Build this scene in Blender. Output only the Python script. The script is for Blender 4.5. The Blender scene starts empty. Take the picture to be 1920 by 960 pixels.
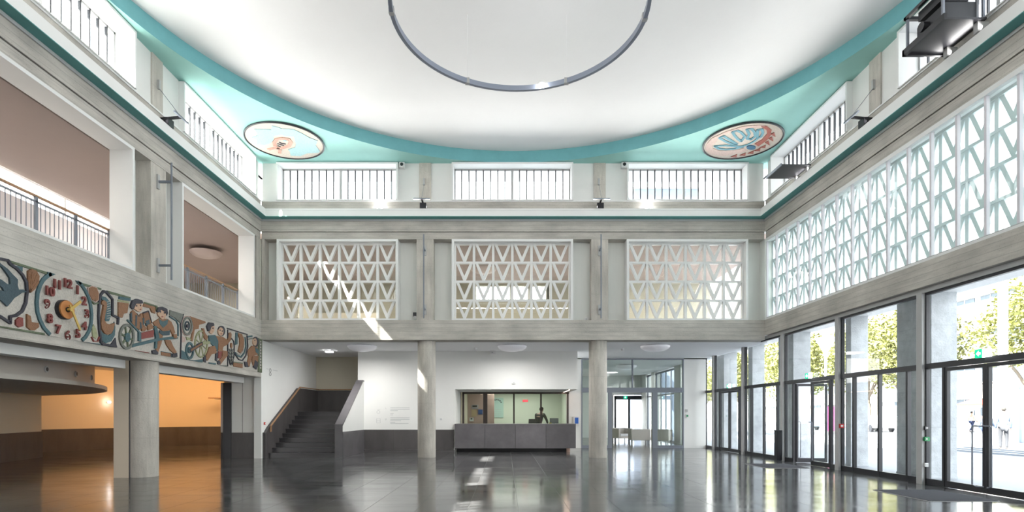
import bpy, bmesh, math, random
from mathutils import Vector, Matrix
random.seed(7)
R = math.radians
S = bpy.context.scene
COL = S.collection
# ---------------------------------------------------------------- camera
# one-point view: focal length 1040 px of 1920, vanishing point at (948, 778)
F, VX, VY, H = 1040.0, 948.0, 778.0, 1.49
cam = bpy.data.cameras.new('camera'); co = bpy.data.objects.new('camera', cam); COL.objects.link(co)
cam.sensor_width = 36; cam.lens = 36 * F / 1920
cam.shift_x = (960 - VX) / 1920; cam.shift_y = (VY - 480) / 1920
cam.clip_start = 0.05; cam.clip_end = 400
co.location = (0, 0, H); co.rotation_euler = (R(90), 0, 0)
S.camera = co
# ---------------------------------------------------------------- sky, sun, exposure
S.view_settings.view_transform = 'Standard'; S.view_settings.look = 'None'
S.view_settings.gamma = 1; S.view_settings.use_curve_mapping = False
S.view_settings.exposure = 1.75
W = bpy.data.worlds.new('sky'); S.world = W; W.use_nodes = True
nt = W.node_tree; bg = nt.nodes['Background']
tc = nt.nodes.new('ShaderNodeTexCoord'); sx = nt.nodes.new('ShaderNodeSeparateXYZ')
cr = nt.nodes.new('ShaderNodeValToRGB')
nt.links.new(tc.outputs['Generated'], sx.inputs[0]); nt.links.new(sx.outputs['Z'], cr.inputs[0])
cr.color_ramp.elements[0].position = 0.0; cr.color_ramp.elements[0].color = (1.0, 0.985, 0.96, 1)
cr.color_ramp.elements[1].position = 0.9; cr.color_ramp.elements[1].color = (0.80, 0.88, 1.0, 1)
nt.links.new(cr.outputs[0], bg.inputs['Color']); bg.inputs['Strength'].default_value = 2.1
def lamp(name, kind, loc, rot=(0, 0, 0), energy=100, color=(1, 1, 1), **k):
    l = bpy.data.lights.new(name, kind); o = bpy.data.objects.new(name, l); COL.objects.link(o)
    o.location = loc; o.rotation_euler = rot; l.energy = energy; l.color = color
    for a, b in k.items(): setattr(l, a, b)
    return o
sun = lamp('sun', 'SUN', (0, 0, 30), energy=17, color=(1, 0.95, 0.87), angle=R(0.6))
sun.rotation_euler = Vector((7.9, 3.2, -9.3)).to_track_quat('-Z', 'Y').to_euler()
def portal(loc, rot, sx_, sy_):
    o = lamp('daylight_portal', 'AREA', loc, rot, 1, shape='RECTANGLE', size=sx_, size_y=sy_)
    o.data.cycles.is_portal = True
XL, XR, YB, YF = -8.37, 8.88, 19.0, 1.88       # faces of the hall walls
for c in (1.44, 7.44, 13.44):
    portal((XL - 0.62, c + 3, 9.45), (R(90), 0, R(-90)), 4.1, 1.3)
    portal((XR + 0.62, c + 3, 9.45), (R(90), 0, R(90)), 4.1, 1.3)
for c in (-8.766, -2.766, 3.234):
    portal((c + 3, YB + 0.62, 9.45), (R(-90), 0, 0), 4.1, 1.3)
    portal((c + 3, YF - 0.62, 9.45), (R(90), 0, 0), 4.1, 1.3)
portal((9.7, 14, 2.1), (R(90), 0, R(90)), 24, 4.0)
portal((9.7, 10.5, 6.1), (R(90), 0, R(90)), 17, 2.8)
# long fill lamps added to brighten the dome evenly
# unseen strips above the cornice, thrown across the hall into the dome
for (x, y, dx, dy) in ((XL + 0.2, 10.4, 1, 0), (XR - 0.2, 10.4, -1, 0), (0.25, YB - 0.2, 0, -1), (0.25, YF + 0.2, 0, 1)):
    o = lamp('dome_fill_strip', 'AREA', (x, y, 8.54), (0, 0, 0), 42, (1, 0.98, 0.95), shape='RECTANGLE', size=15, size_y=0.08, spread=R(100))
    o.rotation_euler = Vector((dx, dy, 0.42)).to_track_quat('-Z', 'Y').to_euler()
# ---------------------------------------------------------------- materials
MATS = {}
def mat(name, col, rough=0.6, metal=0.0, var=0.0, vs=(3, 3, 3), bump=0.0, bs=30, emit=0.0, pits=0.0, spec=0.5, rnd=0.0, rvar=0.0, ecol=None, trans=0.0):
    if name in MATS: return MATS[name]
    m = bpy.data.materials.new(name); m.use_nodes = True; n = m.node_tree.nodes; l = m.node_tree.links
    b = n['Principled BSDF']
    b.inputs['Base Color'].default_value = (*col, 1); b.inputs['Roughness'].default_value = rough
    b.inputs['Metallic'].default_value = metal; b.inputs['Specular IOR Level'].default_value = spec
    if emit:
        b.inputs['Emission Color'].default_value = (*(ecol or col), 1); b.inputs['Emission Strength'].default_value = emit
    if trans: b.inputs['Transmission Weight'].default_value = trans
    if var or bump or pits or rnd or rvar:
        g = n.new('ShaderNodeNewGeometry')
        mp = n.new('ShaderNodeMapping'); mp.inputs['Scale'].default_value = vs
        l.new(g.outputs['Position'], mp.inputs[0])
        nz = n.new('ShaderNodeTexNoise'); nz.inputs['Scale'].default_value = 1; nz.inputs['Detail'].default_value = 8; nz.inputs['Roughness'].default_value = 0.65
        l.new(mp.outputs[0], nz.inputs['Vector'])
        out = None
        mr = n.new('ShaderNodeMapRange'); mr.inputs['From Min'].default_value = 0.25; mr.inputs['From Max'].default_value = 0.75
        mr.inputs['To Min'].default_value = 1 - var; mr.inputs['To Max'].default_value = 1 + var
        l.new(nz.outputs['Fac'], mr.inputs['Value'])
        out = mr.outputs[0]
        if rnd:
            oi = n.new('ShaderNodeObjectInfo'); r2 = n.new('ShaderNodeMapRange')
            r2.inputs['To Min'].default_value = 1 - rnd; r2.inputs['To Max'].default_value = 1 + rnd
            l.new(oi.outputs['Random'], r2.inputs['Value'])
            mu = n.new('ShaderNodeMath'); mu.operation = 'MULTIPLY'; l.new(out, mu.inputs[0]); l.new(r2.outputs[0], mu.inputs[1]); out = mu.outputs[0]
        if pits:
            vo = n.new('ShaderNodeTexVoronoi'); vo.inputs['Scale'].default_value = 22; l.new(g.outputs['Position'], vo.inputs['Vector'])
            r3 = n.new('ShaderNodeMapRange'); r3.inputs['From Min'].default_value = 0.05; r3.inputs['From Max'].default_value = 0.2
            r3.inputs['To Min'].default_value = 1 - pits; r3.inputs['To Max'].default_value = 1
            l.new(vo.outputs['Distance'], r3.inputs['Value'])
            mu = n.new('ShaderNodeMath'); mu.operation = 'MULTIPLY'; l.new(out, mu.inputs[0]); l.new(r3.outputs[0], mu.inputs[1]); out = mu.outputs[0]
        vm = n.new('ShaderNodeVectorMath'); vm.operation = 'SCALE'; vm.inputs[0].default_value = col
        l.new(out, vm.inputs['Scale']); l.new(vm.outputs[0], b.inputs['Base Color'])
        if rvar:
            r4 = n.new('ShaderNodeMapRange'); r4.inputs['From Min'].default_value = 0.3; r4.inputs['From Max'].default_value = 0.7
            r4.inputs['To Min'].default_value = max(0.02, rough - rvar); r4.inputs['To Max'].default_value = rough + rvar
            l.new(nz.outputs['Fac'], r4.inputs['Value']); l.new(r4.outputs[0], b.inputs['Roughness'])
        if bump:
            n2 = n.new('ShaderNodeTexNoise'); n2.inputs['Scale'].default_value = bs; n2.inputs['Detail'].default_value = 4
            l.new(g.outputs['Position'], n2.inputs['Vector'])
            bp = n.new('ShaderNodeBump'); bp.inputs['Strength'].default_value = bump; bp.inputs['Distance'].default_value = 0.02
            l.new(n2.outputs['Fac'], bp.inputs['Height']); l.new(bp.outputs[0], b.inputs['Normal'])
    MATS[name] = m
    return m
def concrete(name, col, vs, boards=None, lines=0.25):
    """board-marked concrete: stretched grain plus fine dark board joints every `boards` metres along z (or x+y when 'v')"""
    m = mat(name, col, 0.85, var=0.20, vs=vs, bump=0.4, bs=26, pits=0.34)
    n = m.node_tree.nodes; l = m.node_tree.links; b = n['Principled BSDF']
    src = b.inputs['Base Color'].links[0].from_socket
    g = n.new('ShaderNodeNewGeometry'); sp = n.new('ShaderNodeSeparateXYZ'); l.new(g.outputs['Position'], sp.inputs[0])
    # large soft stains
    nz = n.new('ShaderNodeTexNoise'); nz.inputs['Scale'].default_value = 0.9; nz.inputs['Detail'].default_value = 5
    l.new(g.outputs['Position'], nz.inputs['Vector'])
    mr = n.new('ShaderNodeMapRange'); mr.inputs['From Min'].default_value = 0.35; mr.inputs['From Max'].default_value = 0.7
    mr.inputs['To Min'].default_value = 0.82; mr.inputs['To Max'].default_value = 1.1; l.new(nz.outputs['Fac'], mr.inputs['Value'])
    out = mr.outputs[0]
    if boards:
        md = n.new('ShaderNodeMath'); md.operation = 'PINGPONG'; md.inputs[1].default_value = boards / 2
        l.new(sp.outputs['Z'], md.inputs[0])
        lt = n.new('ShaderNodeMapRange'); lt.inputs['From Min'].default_value = 0.0; lt.inputs['From Max'].default_value = 0.012
        lt.inputs['To Min'].default_value = 1 - lines; lt.inputs['To Max'].default_value = 1; l.new(md.outputs[0], lt.inputs['Value'])
        mu = n.new('ShaderNodeMath'); mu.operation = 'MULTIPLY'; l.new(out, mu.inputs[0]); l.new(lt.outputs[0], mu.inputs[1]); out = mu.outputs[0]
    vm = n.new('ShaderNodeVectorMath'); vm.operation = 'SCALE'; l.new(src, vm.inputs[0]); l.new(out, vm.inputs['Scale'])
    l.new(vm.outputs[0], b.inputs['Base Color'])
    return m
CONC = concrete('board_marked_concrete', (0.54, 0.51, 0.465), (1.3, 1.3, 9), 0.14)
CONCV = concrete('column_concrete', (0.56, 0.525, 0.475), (9, 9, 1.2), 0.94, 0.12)
CONCX = concrete('exterior_concrete', (0.42, 0.44, 0.46), (4, 4, 4), 1.2, 0.15)
WHITE = mat('white_paint', (0.80, 0.80, 0.79), 0.55, var=0.015, vs=(1, 1, 1))
WWALL = mat('white_plaster', (0.78, 0.78, 0.76), 0.8, var=0.03, vs=(0.7, 0.7, 0.7), bump=0.05, bs=60)
PANELW = mat('off_white_panel', (0.74, 0.745, 0.71), 0.6, var=0.03, vs=(6, 6, 0.5))
DOME = mat('dome_plaster', (0.84, 0.835, 0.83), 0.9, var=0.02, vs=(0.6, 0.6, 0.6), bump=0.1, bs=9)
TEAL = mat('teal_paint', (0.33, 0.62, 0.57), 0.75, var=0.06, vs=(0.8, 0.8, 0.8), bump=0.06, bs=12)
TEALB = mat('teal_blue_paint', (0.16, 0.42, 0.45), 0.75, var=0.10, vs=(1.5, 1.5, 1.5), bump=0.06, bs=12)
TEALD = mat('deep_teal_paint', (0.12, 0.34, 0.33), 0.75, var=0.06, vs=(0.8, 0.8, 0.8))
GREYM = mat('grey_moulding', (0.48, 0.49, 0.49), 0.6)
STEEL = mat('grey_steel', (0.44, 0.44, 0.44), 0.5, 0.0, var=0.05)
STEELB = mat('blue_grey_steel', (0.20, 0.22, 0.26), 0.4, 0.1)
DARKF = mat('anthracite_frame', (0.035, 0.036, 0.042), 0.4, 0.2)
BRONZE = mat('dark_bronze_frame', (0.075, 0.06, 0.055), 0.45, 0.2)
BLACK = mat('black_metal', (0.018, 0.018, 0.022), 0.35, 0.2)
CHROME = mat('brushed_steel', (0.55, 0.55, 0.55), 0.25, 1.0)
WOOD = mat('oak_handrail', (0.36, 0.20, 0.10), 0.45, var=0.2, vs=(20, 20, 3))
SLATE = mat('slate_dado', (0.085, 0.078, 0.078), 0.45, var=0.25, vs=(2.5, 2.5, 0.8), bump=0.05, rnd=0.15)
STEPM = mat('slate_step', (0.055, 0.052, 0.055), 0.4, var=0.25, vs=(1, 6, 6), rnd=0.1)
COUNTER = mat('counter_slate', (0.115, 0.108, 0.115), 0.4, var=0.3, vs=(1.2, 1.2, 1.2), bump=0.04, rnd=0.2)
TILE = mat('floor_slate', (0.092, 0.092, 0.096), 0.13, var=0.30, vs=(0.8, 2.2, 1), bump=0.015, bs=5, rnd=0.38, rvar=0.05, spec=0.75)
GROUT = mat('grey_grout', (0.13, 0.13, 0.13), 0.5)
ORANGE = mat('warm_plaster', (0.72, 0.62, 0.47), 0.8)
BEIGE = mat('beige_plaster', (0.60, 0.56, 0.46), 0.8)
MAUVE = mat('mauve_beige_ceiling', (0.36, 0.29, 0.265), 0.85, var=0.04, vs=(.5, .5, .5))
OLIVE = mat('olive_beige_wall', (0.40, 0.38, 0.30), 0.85)
def glass(name, tint=(0.93, 0.97, 0.96), refl=0.08):
    m = bpy.data.materials.new(name); m.use_nodes = True; n = m.node_tree.nodes; l = m.node_tree.links; n.clear()
    o = n.new('ShaderNodeOutputMaterial'); mx = n.new('ShaderNodeMixShader'); t = n.new('ShaderNodeBsdfTransparent'); g = n.new('ShaderNodeBsdfGlossy')
    t.inputs[0].default_value = (*tint, 1); g.inputs['Roughness'].default_value = 0.0
    lw = n.new('ShaderNodeLayerWeight'); lw.inputs['Blend'].default_value = 0.5
    pw = n.new('ShaderNodeMath'); pw.operation = 'POWER'; pw.inputs[1].default_value = 5; l.new(lw.outputs['Facing'], pw.inputs[0])
    fr = n.new('ShaderNodeMath'); fr.operation = 'MULTIPLY_ADD'; fr.inputs[1].default_value = 0.7; fr.inputs[2].default_value = 0.035; l.new(pw.outputs[0], fr.inputs[0])
    l.new(fr.outputs[0], mx.inputs[0]); l.new(t.outputs[0], mx.inputs[1]); l.new(g.outputs[0], mx.inputs[2]); l.new(mx.outputs[0], o.inputs[0])
    return m
GLASS = glass('clear_glass', (0.97, 0.99, 0.985))
GLASSG = glass('green_tinted_glass', (0.93, 0.97, 0.955))
# ---------------------------------------------------------------- mesh helpers
class MB:
    def __init__(s): s.v = []; s.f = []; s.sm = False
    def quadbox(s, p):                      # p: 8 corner points (bottom 4, top 4)
        b = len(s.v); s.v += [tuple(q) for q in p]
        s.f += [tuple(b + i for i in q) for q in ((3, 2, 1, 0), (4, 5, 6, 7), (0, 1, 5, 4), (1, 2, 6, 5), (2, 3, 7, 6), (3, 0, 4, 7))]
        return s
    def box(s, x0, x1, y0, y1, z0, z1):
        if x0 > x1: x0, x1 = x1, x0
        if y0 > y1: y0, y1 = y1, y0
        if z0 > z1: z0, z1 = z1, z0
        return s.quadbox([(x0, y0, z0), (x1, y0, z0), (x1, y1, z0), (x0, y1, z0), (x0, y0, z1), (x1, y0, z1), (x1, y1, z1), (x0, y1, z1)])
    def wbox(s, M, s0, s1, d0, d1, z0, z1):
        a = M(s0, d0); b = M(s1, d1); return s.box(a[0], b[0], a[1], b[1], z0, z1)
    def prism(s, pts, off):                 # planar polygon pts (3D) extruded by vector off
        b = len(s.v); n = len(pts); off = Vector(off)
        s.v += [tuple(p) for p in pts] + [tuple(Vector(p) + off) for p in pts]
        s.f.append(tuple(b + i for i in range(n))[::-1]); s.f.append(tuple(b + n + i for i in range(n)))
        for i in range(n):
            j = (i + 1) % n; s.f.append((b + i, b + j, b + n + j, b + n + i))
        return s
    def bar(s, p, q, w, h=None):            # square-section bar between two points
        p = Vector(p); q = Vector(q); d = (q - p).normalized(); h = h or w
        up = Vector((0, 0, 1)) if abs(d.z) < 0.95 else Vector((0, 1, 0))
        a = d.cross(up).normalized() * w / 2; c = a.cross(d).normalized() * h / 2
        return s.quadbox([p - a - c, p + a - c, p + a + c, p - a + c, q - a - c, q + a - c, q + a + c, q - a + c])
    def tube(s, pts, r, n=10, closed=False):
        pts = [Vector(p) for p in pts]; rings = []; N = len(pts); prev = None
        for i, p in enumerate(pts):
            if closed: d = pts[(i + 1) % N] - pts[i - 1]
            else: d = pts[min(i + 1, N - 1)] - pts[max(i - 1, 0)]
            d.normalize(); up = prev if prev is not None and abs(prev.dot(d)) < 0.9 else (Vector((0, 0, 1)) if abs(d.z) < 0.9 else Vector((1, 0, 0)))
            a = (up - d * up.dot(d)).normalized(); c = d.cross(a); prev = a
            rr = r[i] if isinstance(r, (list, tuple)) else r
            b = len(s.v); s.v += [tuple(p + a * rr * math.cos(t * 2 * math.pi / n) + c * rr * math.sin(t * 2 * math.pi / n)) for t in range(n)]; rings.append(b)
        for i in range(N if closed else N - 1):
            a, b = rings[i], rings[(i + 1) % N]
            for t in range(n): s.f.append((a + t, a + (t + 1) % n, b + (t + 1) % n, b + t))
        if not closed:
            s.f.append(tuple(rings[0] + t for t in range(n))[::-1]); s.f.append(tuple(rings[-1] + t for t in range(n)))
        return s
    def lathe(s, prof, c=(0, 0, 0), n=32):  # profile (r, z)
        rings = []
        for r, z in prof:
            b = len(s.v); s.v += [(c[0] + r * math.cos(t * 2 * math.pi / n), c[1] + r * math.sin(t * 2 * math.pi / n), c[2] + z) for t in range(n)]; rings.append(b)
        for a, b in zip(rings, rings[1:]):
            for t in range(n): s.f.append((a + t, a + (t + 1) % n, b + (t + 1) % n, b + t))
        if prof[0][0] > 1e-6: s.f.append(tuple(rings[0] + t for t in range(n))[::-1])
        if prof[-1][0] > 1e-6: s.f.append(tuple(rings[-1] + t for t in range(n)))
        return s
    def mesh(s, name, m, smooth=False):
        me = bpy.data.meshes.new(name); me.from_pydata(s.v, [], s.f)
        bm = bmesh.new(); bm.from_mesh(me)
        bmesh.ops.remove_doubles(bm, verts=bm.verts, dist=1e-6)
        bmesh.ops.recalc_face_normals(bm, faces=bm.faces)
        big = [f for f in bm.faces if len(f.verts) > 4]
        if big: bmesh.ops.triangulate(bm, faces=big)
        bm.to_mesh(me); bm.free()
        me.materials.append(m)
        if smooth:
            me.polygons.foreach_set('use_smooth', [True] * len(me.polygons))
            try: me.set_sharp_from_angle(angle=R(40))
            except Exception: pass
        me.update(); return me
def link(name, me, parent=None, loc=None, kind=None, label=None, cat=None, group=None, rot=None):
    o = bpy.data.objects.new(name, me); COL.objects.link(o)
    if loc: o.location = loc
    if rot: o.rotation_euler = rot
    if parent: o.parent = parent
    return tag(o, label, cat, group, kind)
def tag(o, label=None, cat=None, group=None, kind=None):
    for k, v in (('label', label), ('category', cat), ('group', group), ('kind', kind)):
        if v: o[k] = v
    return o
def obj(name, mb, m, parent=None, smooth=False, **k):   # mb in world coordinates; stays so under an unmoved parent
    o = link(name, mb.mesh(name, m, smooth), parent, **k)
    if parent is not None: o.matrix_parent_inverse = Matrix.Translation(-Vector(root_loc(parent)))
    return o
LOC = {}
def root_loc(p): return LOC.get(p.name, (0, 0, 0))
def thing(name, label, cat, loc=(0, 0, 0), group=None, kind=None):
    o = bpy.data.objects.new(name, None); COL.objects.link(o); o.location = loc; o.empty_display_size = 0.1
    LOC[o.name] = loc; return tag(o, label, cat, group, kind)
def struct(name, mb=None, m=None, label=None, **k):
    if mb is None: o = bpy.data.objects.new(name, None); COL.objects.link(o)
    else: o = link(name, mb.mesh(name, m))
    o['kind'] = 'structure'
    if label: o['label'] = label
    return o
def dup(o, parent=None, loc=None, label=None):
    c = o.copy(); COL.objects.link(c); c.parent = parent
    if loc: c.location = loc
    if label: c['label'] = label
    for ch in list(o.children):
        d = dup(ch, c); d.matrix_parent_inverse = ch.matrix_parent_inverse.copy()
    return c
ML = lambda s, d: (XL - d, s)
MR = lambda s, d: (XR + d, s)
MK = lambda s, d: (s, YB + d)
MF = lambda s, d: (s, YF - d)
CY = (1.44, 7.44, 13.44); CX = (-8.766, -2.766, 3.234)
# ================================================================ FLOOR
floor = struct('floor', MB().box(-24, 9.3, -8, 42, -0.3, -0.003), GROUT, label='dark slate tile floor of the hall, polished and reflecting the glazing')
tw, tl = 0.8, 1.2
tm = MB().box(0.003, tw - 0.003, 0.003, tl - 0.003, -0.006, 0).mesh('tile', TILE)
cnt = 0; rest = MB()
i = 0; cand = []
x = -23.8
while x < 9.2:
    off = [0, 0.4, 0.8, 0.2, 1.0, 0.6][i % 6]; y = -8 + off
    while y < 42:
        cand.append((x, y)); y += tl
    x += tw; i += 1
inview = [(x, y) for x, y in cand if 8.3 < y < 19 and -9 < x < 8.6]
inview.sort(key=lambda p: p[1])
near = set(inview[:290])
for x, y in cand:
    if (x, y) in near: link('tile', tm, floor, (x, y, 0))
    else: rest.box(x + 0.002, min(x + tw, 9.3) - 0.002, y + 0.002, y + tl - 0.002, -0.012, 0)
ro = link('tile_field', rest.mesh('tile_field', TILE), floor); ro['kind'] = 'stuff'
# ================================================================ WALLS OF THE HALL
def beams(mb, M, a, b, low=(4.06, 4.74)):
    mb.wbox(M, a, b, 0, 0.6, low[0], low[1])
def wall(name, M, a, b, cs, low, label, up=True, screens=False):
    w = struct(name, None, label=label)
    mb = MB(); beams(mb, M, a, b, low); obj('lower_beam', mb, CONC, w)
    obj('beam_band', MB().wbox(M, a, b, 0.03, 0.6, 7.52, 7.755), CONC, w)
    obj('upper_beam', MB().wbox(M, a, b, 0.0, 0.6, 7.77, 8.14), CONC, w)
    obj('shadow_joint', MB().wbox(M, a, b, 0.04, 0.5, 7.755, 7.77), BLACK, w)
    obj('curb_beam', MB().wbox(M, a, b, 0.02, 0.6, 8.16, 8.80), CONC, w)
    obj('clerestory_sill', MB().wbox(M, a, b, 0.0, 0.6, 8.80, 8.84), WHITE, w)
    # clerestory wall round the windows, with concrete strips
    mb = MB(); e0 = a - 0.0
    for c in cs:
        mb.wbox(M, max(e0, a), c + 0.92, 0.10, 0.55, 8.84, 10.15); e0 = c + 5.08
    mb.wbox(M, e0, b, 0.10, 0.55, 8.84, 10.15)
    obj('clerestory_plaster', mb, WWALL, w)
    for c in list(cs) + [cs[-1] + 6]:
        if c - 0.2 > a and c + 0.2 < b:
            obj('concrete_strip', MB().wbox(M, c - 0.205, c + 0.205, 0.06, 0.1, 8.84, 10.15), CONCV, w)
    return w
wl = wall('wall_left', ML, YF, YB, CY, (2.78, 4.74), 'left wall of concrete beams with two balcony openings above a long mosaic frieze')
wb = wall('wall_back', MK, XL, XR, CX, (4.06, 4.74), 'back wall of raw concrete beams carrying three white lattice screens')
wr = wall('wall_right', MR, YF, YB, CY, (4.22, 4.74), 'right wall with one long lattice screen above the glazed entrance front')
wf = wall('wall_front', MF, XL, XR, CX, (4.06, 4.74), 'wall on the camera side closing the hall above the front gallery')
# beam of the right wall sits a little further back below
# pilasters and recessed panels of the upper storey
def storey(w, M, cs, a, b, pil, rods=()):
    for c in pil:
        s0, s1 = max(c - 0.29, a), min(c + 0.29, b)
        obj('pilaster', MB().wbox(M, s0, s1, 0.04, 0.6, 4.74, 7.52), CONCV, w)
    e0 = a
    for c in cs:
        if c + 0.92 - max(e0, a) > 0.02: obj('recess_panel', MB().wbox(M, max(e0, a), c + 0.92, 0.40, 0.5, 4.74, 7.52), PANELW, w)
        e0 = c + 5.08
    if b > e0: obj('recess_panel', MB().wbox(M, e0, b, 0.40, 0.5, 4.74, 7.52), PANELW, w)
storey(wl, ML, CY, YF, YB, [1.6, 7.44, 13.44, 19.0])
storey(wb, MK, CX, XL, XR, [-8.57, -2.766, 3.234])
obj('corner_pier', MB().box(-8.9, -8.385, 18.99, 19.5, 4.74, 7.52), CONCV, wb)
obj('corner_panel', MB().box(XR, 9.4, 19.0, 19.5, 4.74, 7.52), PANELW, wb)
storey(wf, MF, CX, XL, XR, [-2.766, 3.234])
# opening linings (left) : white boxes standing proud of the recess
def lining(mb, M, c, z0, z1, d0, d1, t):
    s0, s1 = c + 0.92, c + 5.08
    mb.wbox(M, s0, s0 + t, d0, d1, z0, z1); mb.wbox(M, s1 - t, s1, d0, d1, z0, z1)
    mb.wbox(M, s0 + t, s1 - t, d0, d1, z1 - t, z1); mb.wbox(M, s0 + t, s1 - t, d0, d1, z0, z0 + t * 0.7)
    return mb
for i, c in enumerate(CY):
    struct('trim_%d' % (i + 1), lining(MB(), ML, c, 4.74, 7.515, 0.0, 0.52, 0.07), WHITE,
           label=['white lining of the balcony opening beyond the left edge', 'white lining of the nearer, larger-looking balcony opening', 'white lining of the far balcony opening beside the corner'][i])
for i, c in enumerate(CX):
    struct('trim_%d' % (i + 4), lining(MB(), MF, c, 4.74, 7.515, 0.0, 0.52, 0.07), WHITE)
# cornice round the four walls (mitred square rings)
def ring(x0, x1, y0, y1, t, z0, z1):        # rectangular ring of thickness t inwards
    mb = MB()
    o = [(x0, y0), (x1, y0), (x1, y1), (x0, y1)]; q = [(x0 + t, y0 + t), (x1 - t, y0 + t), (x1 - t, y1 - t), (x0 + t, y1 - t)]
    for i in range(4):
        j = (i + 1) % 4
        mb.quadbox([(*o[i], z0), (*o[j], z0), (*q[j], z0), (*q[i], z0), (*o[i], z1), (*o[j], z1), (*q[j], z1), (*q[i], z1)])
    return mb
cor = struct('trim_7', None, label='white cornice with teal underside running round all four walls')
obj('moulding', ring(XL, XR, YF, YB, 0.03, 8.125, 8.19), GREYM, cor)
obj('teal_soffit', ring(XL, XR, YF, YB, 0.27, 8.19, 8.205), TEALD, cor)
obj('cornice_slab', ring(XL, XR, YF, YB, 0.25, 8.205, 8.25), GREYM, cor)
obj('fascia', ring(XL + 0.21, XR - 0.21, YF + 0.21, YB - 0.21, 0.05, 8.205, 8.40), WHITE, cor)
obj('upper_fascia', ring(XL + 0.19, XR - 0.19, YF + 0.19, YB - 0.19, 0.05, 8.415, 8.475), WHITE, cor)
obj('fascia_groove', ring(XL + 0.19, XR - 0.19, YF + 0.19, YB - 0.19, 0.04, 8.40, 8.415), GREYM, cor)
# ================================================================ CEILING AND DOME
CCX, CCY, CR = 0.255, 10.44, 8.6
ceil = MB(); N = 128; hs = 9.1
ins = []; outs = []
for k in range(N):
    a = 2 * math.pi * (k + 0.0) / N; c_, s_ = math.cos(a), math.sin(a); q = hs / max(abs(c_), abs(s_))
    ins.append((CCX + CR * c_, CCY + CR * s_)); outs.append((CCX + q * c_, CCY + q * s_))
for z in (10.15, 10.5):
    b = len(ceil.v); ceil.v += [(x, y, z) for x, y in ins] + [(x, y, z) for x, y in outs]
    for k in range(N):
        j = (k + 1) % N; ceil.f.append((b + k, b + j, b + N + j, b + N + k))
cl = struct('ceiling', ceil, TEAL, label='pale teal flat ceiling with a great circular opening into a white dome')
mb = MB()
for k in range(N):
    j = (k + 1) % N; (x0, y0), (x1, y1) = ins[k], ins[j]
    mb.v += [(x0, y0, 10.148), (x1, y1, 10.148), (x1, y1, 10.56), (x0, y0, 10.56)]; b = len(mb.v) - 4; mb.f.append((b, b + 1, b + 2, b + 3))
obj('drum_band', mb, TEALB, cl, True, label='teal blue band round the opening of the dome')
prof = [(8.72, 10.55), (8.52, 10.56), (8.50, 10.60)]
for k in range(1, 25):
    rr = 8.5 * (1 - k / 24); prof.append((rr if k < 24 else 0.001, 10.60 + math.sqrt(22.1 ** 2 - rr ** 2) - math.sqrt(22.1 ** 2 - 8.5 ** 2)))
obj('dome', MB().lathe([(r, z) for r, z in prof], (CCX, CCY, 0), 128), DOME, cl, True, label='shallow white plaster dome')
# hanging ring
rg = thing('ring_light', 'large slim grey metal ring hanging level below the white dome', 'ring light', (CCX, CCY, 8.98))
mb = MB()
for (r0, r1, z0, z1) in ((2.35, 2.42, 8.98, 9.09),):
    pr = [(r0, z0), (r1, z0), (r1, z1), (r0, z1), (r0, z0)]; rings = []
    for r, z in pr[:4]:
        b = len(mb.v); mb.v += [(CCX + r * math.cos(t * 2 * math.pi / 96), CCY + r * math.sin(t * 2 * math.pi / 96), z) for t in range(96)]; rings.append(b)
    for q in range(4):
        a, b = rings[q], rings[(q + 1) % 4]
        for t in range(96): mb.f.append((a + t, a + (t + 1) % 96, b + (t + 1) % 96, b + t))
obj('ring_profile', mb, mat('ring_grey', (0.26, 0.29, 0.36), 0.4, 0.2), rg, True)
for ang in (62, 118, 182, 242, 298, 2):
    a = R(ang); x, y = CCX + 2.385 * math.cos(a), CCY + 2.385 * math.sin(a)
    obj('ring_clamp', MB().box(x - 0.05, x + 0.05, y - 0.045, y + 0.045, 8.975, 9.10), STEEL, rg)
    obj('suspension_wire', MB().tube([(x, y, 9.12), (x, y, 12.15)], 0.0025, 6), WHITE, rg)
a = R(76); x, y = CCX + 2.34 * math.cos(a), CCY + 2.34 * math.sin(a)
obj('spot', MB().lathe([(0.0, -0.03), (0.05, -0.03), (0.055, 0.02), (0.04, 0.06)], (x, y - 0.02, 9.02), 16), mat('lit_spot', (1, 1, 1), emit=30), rg, label='bright white spot on the inner side of the ring')
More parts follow.
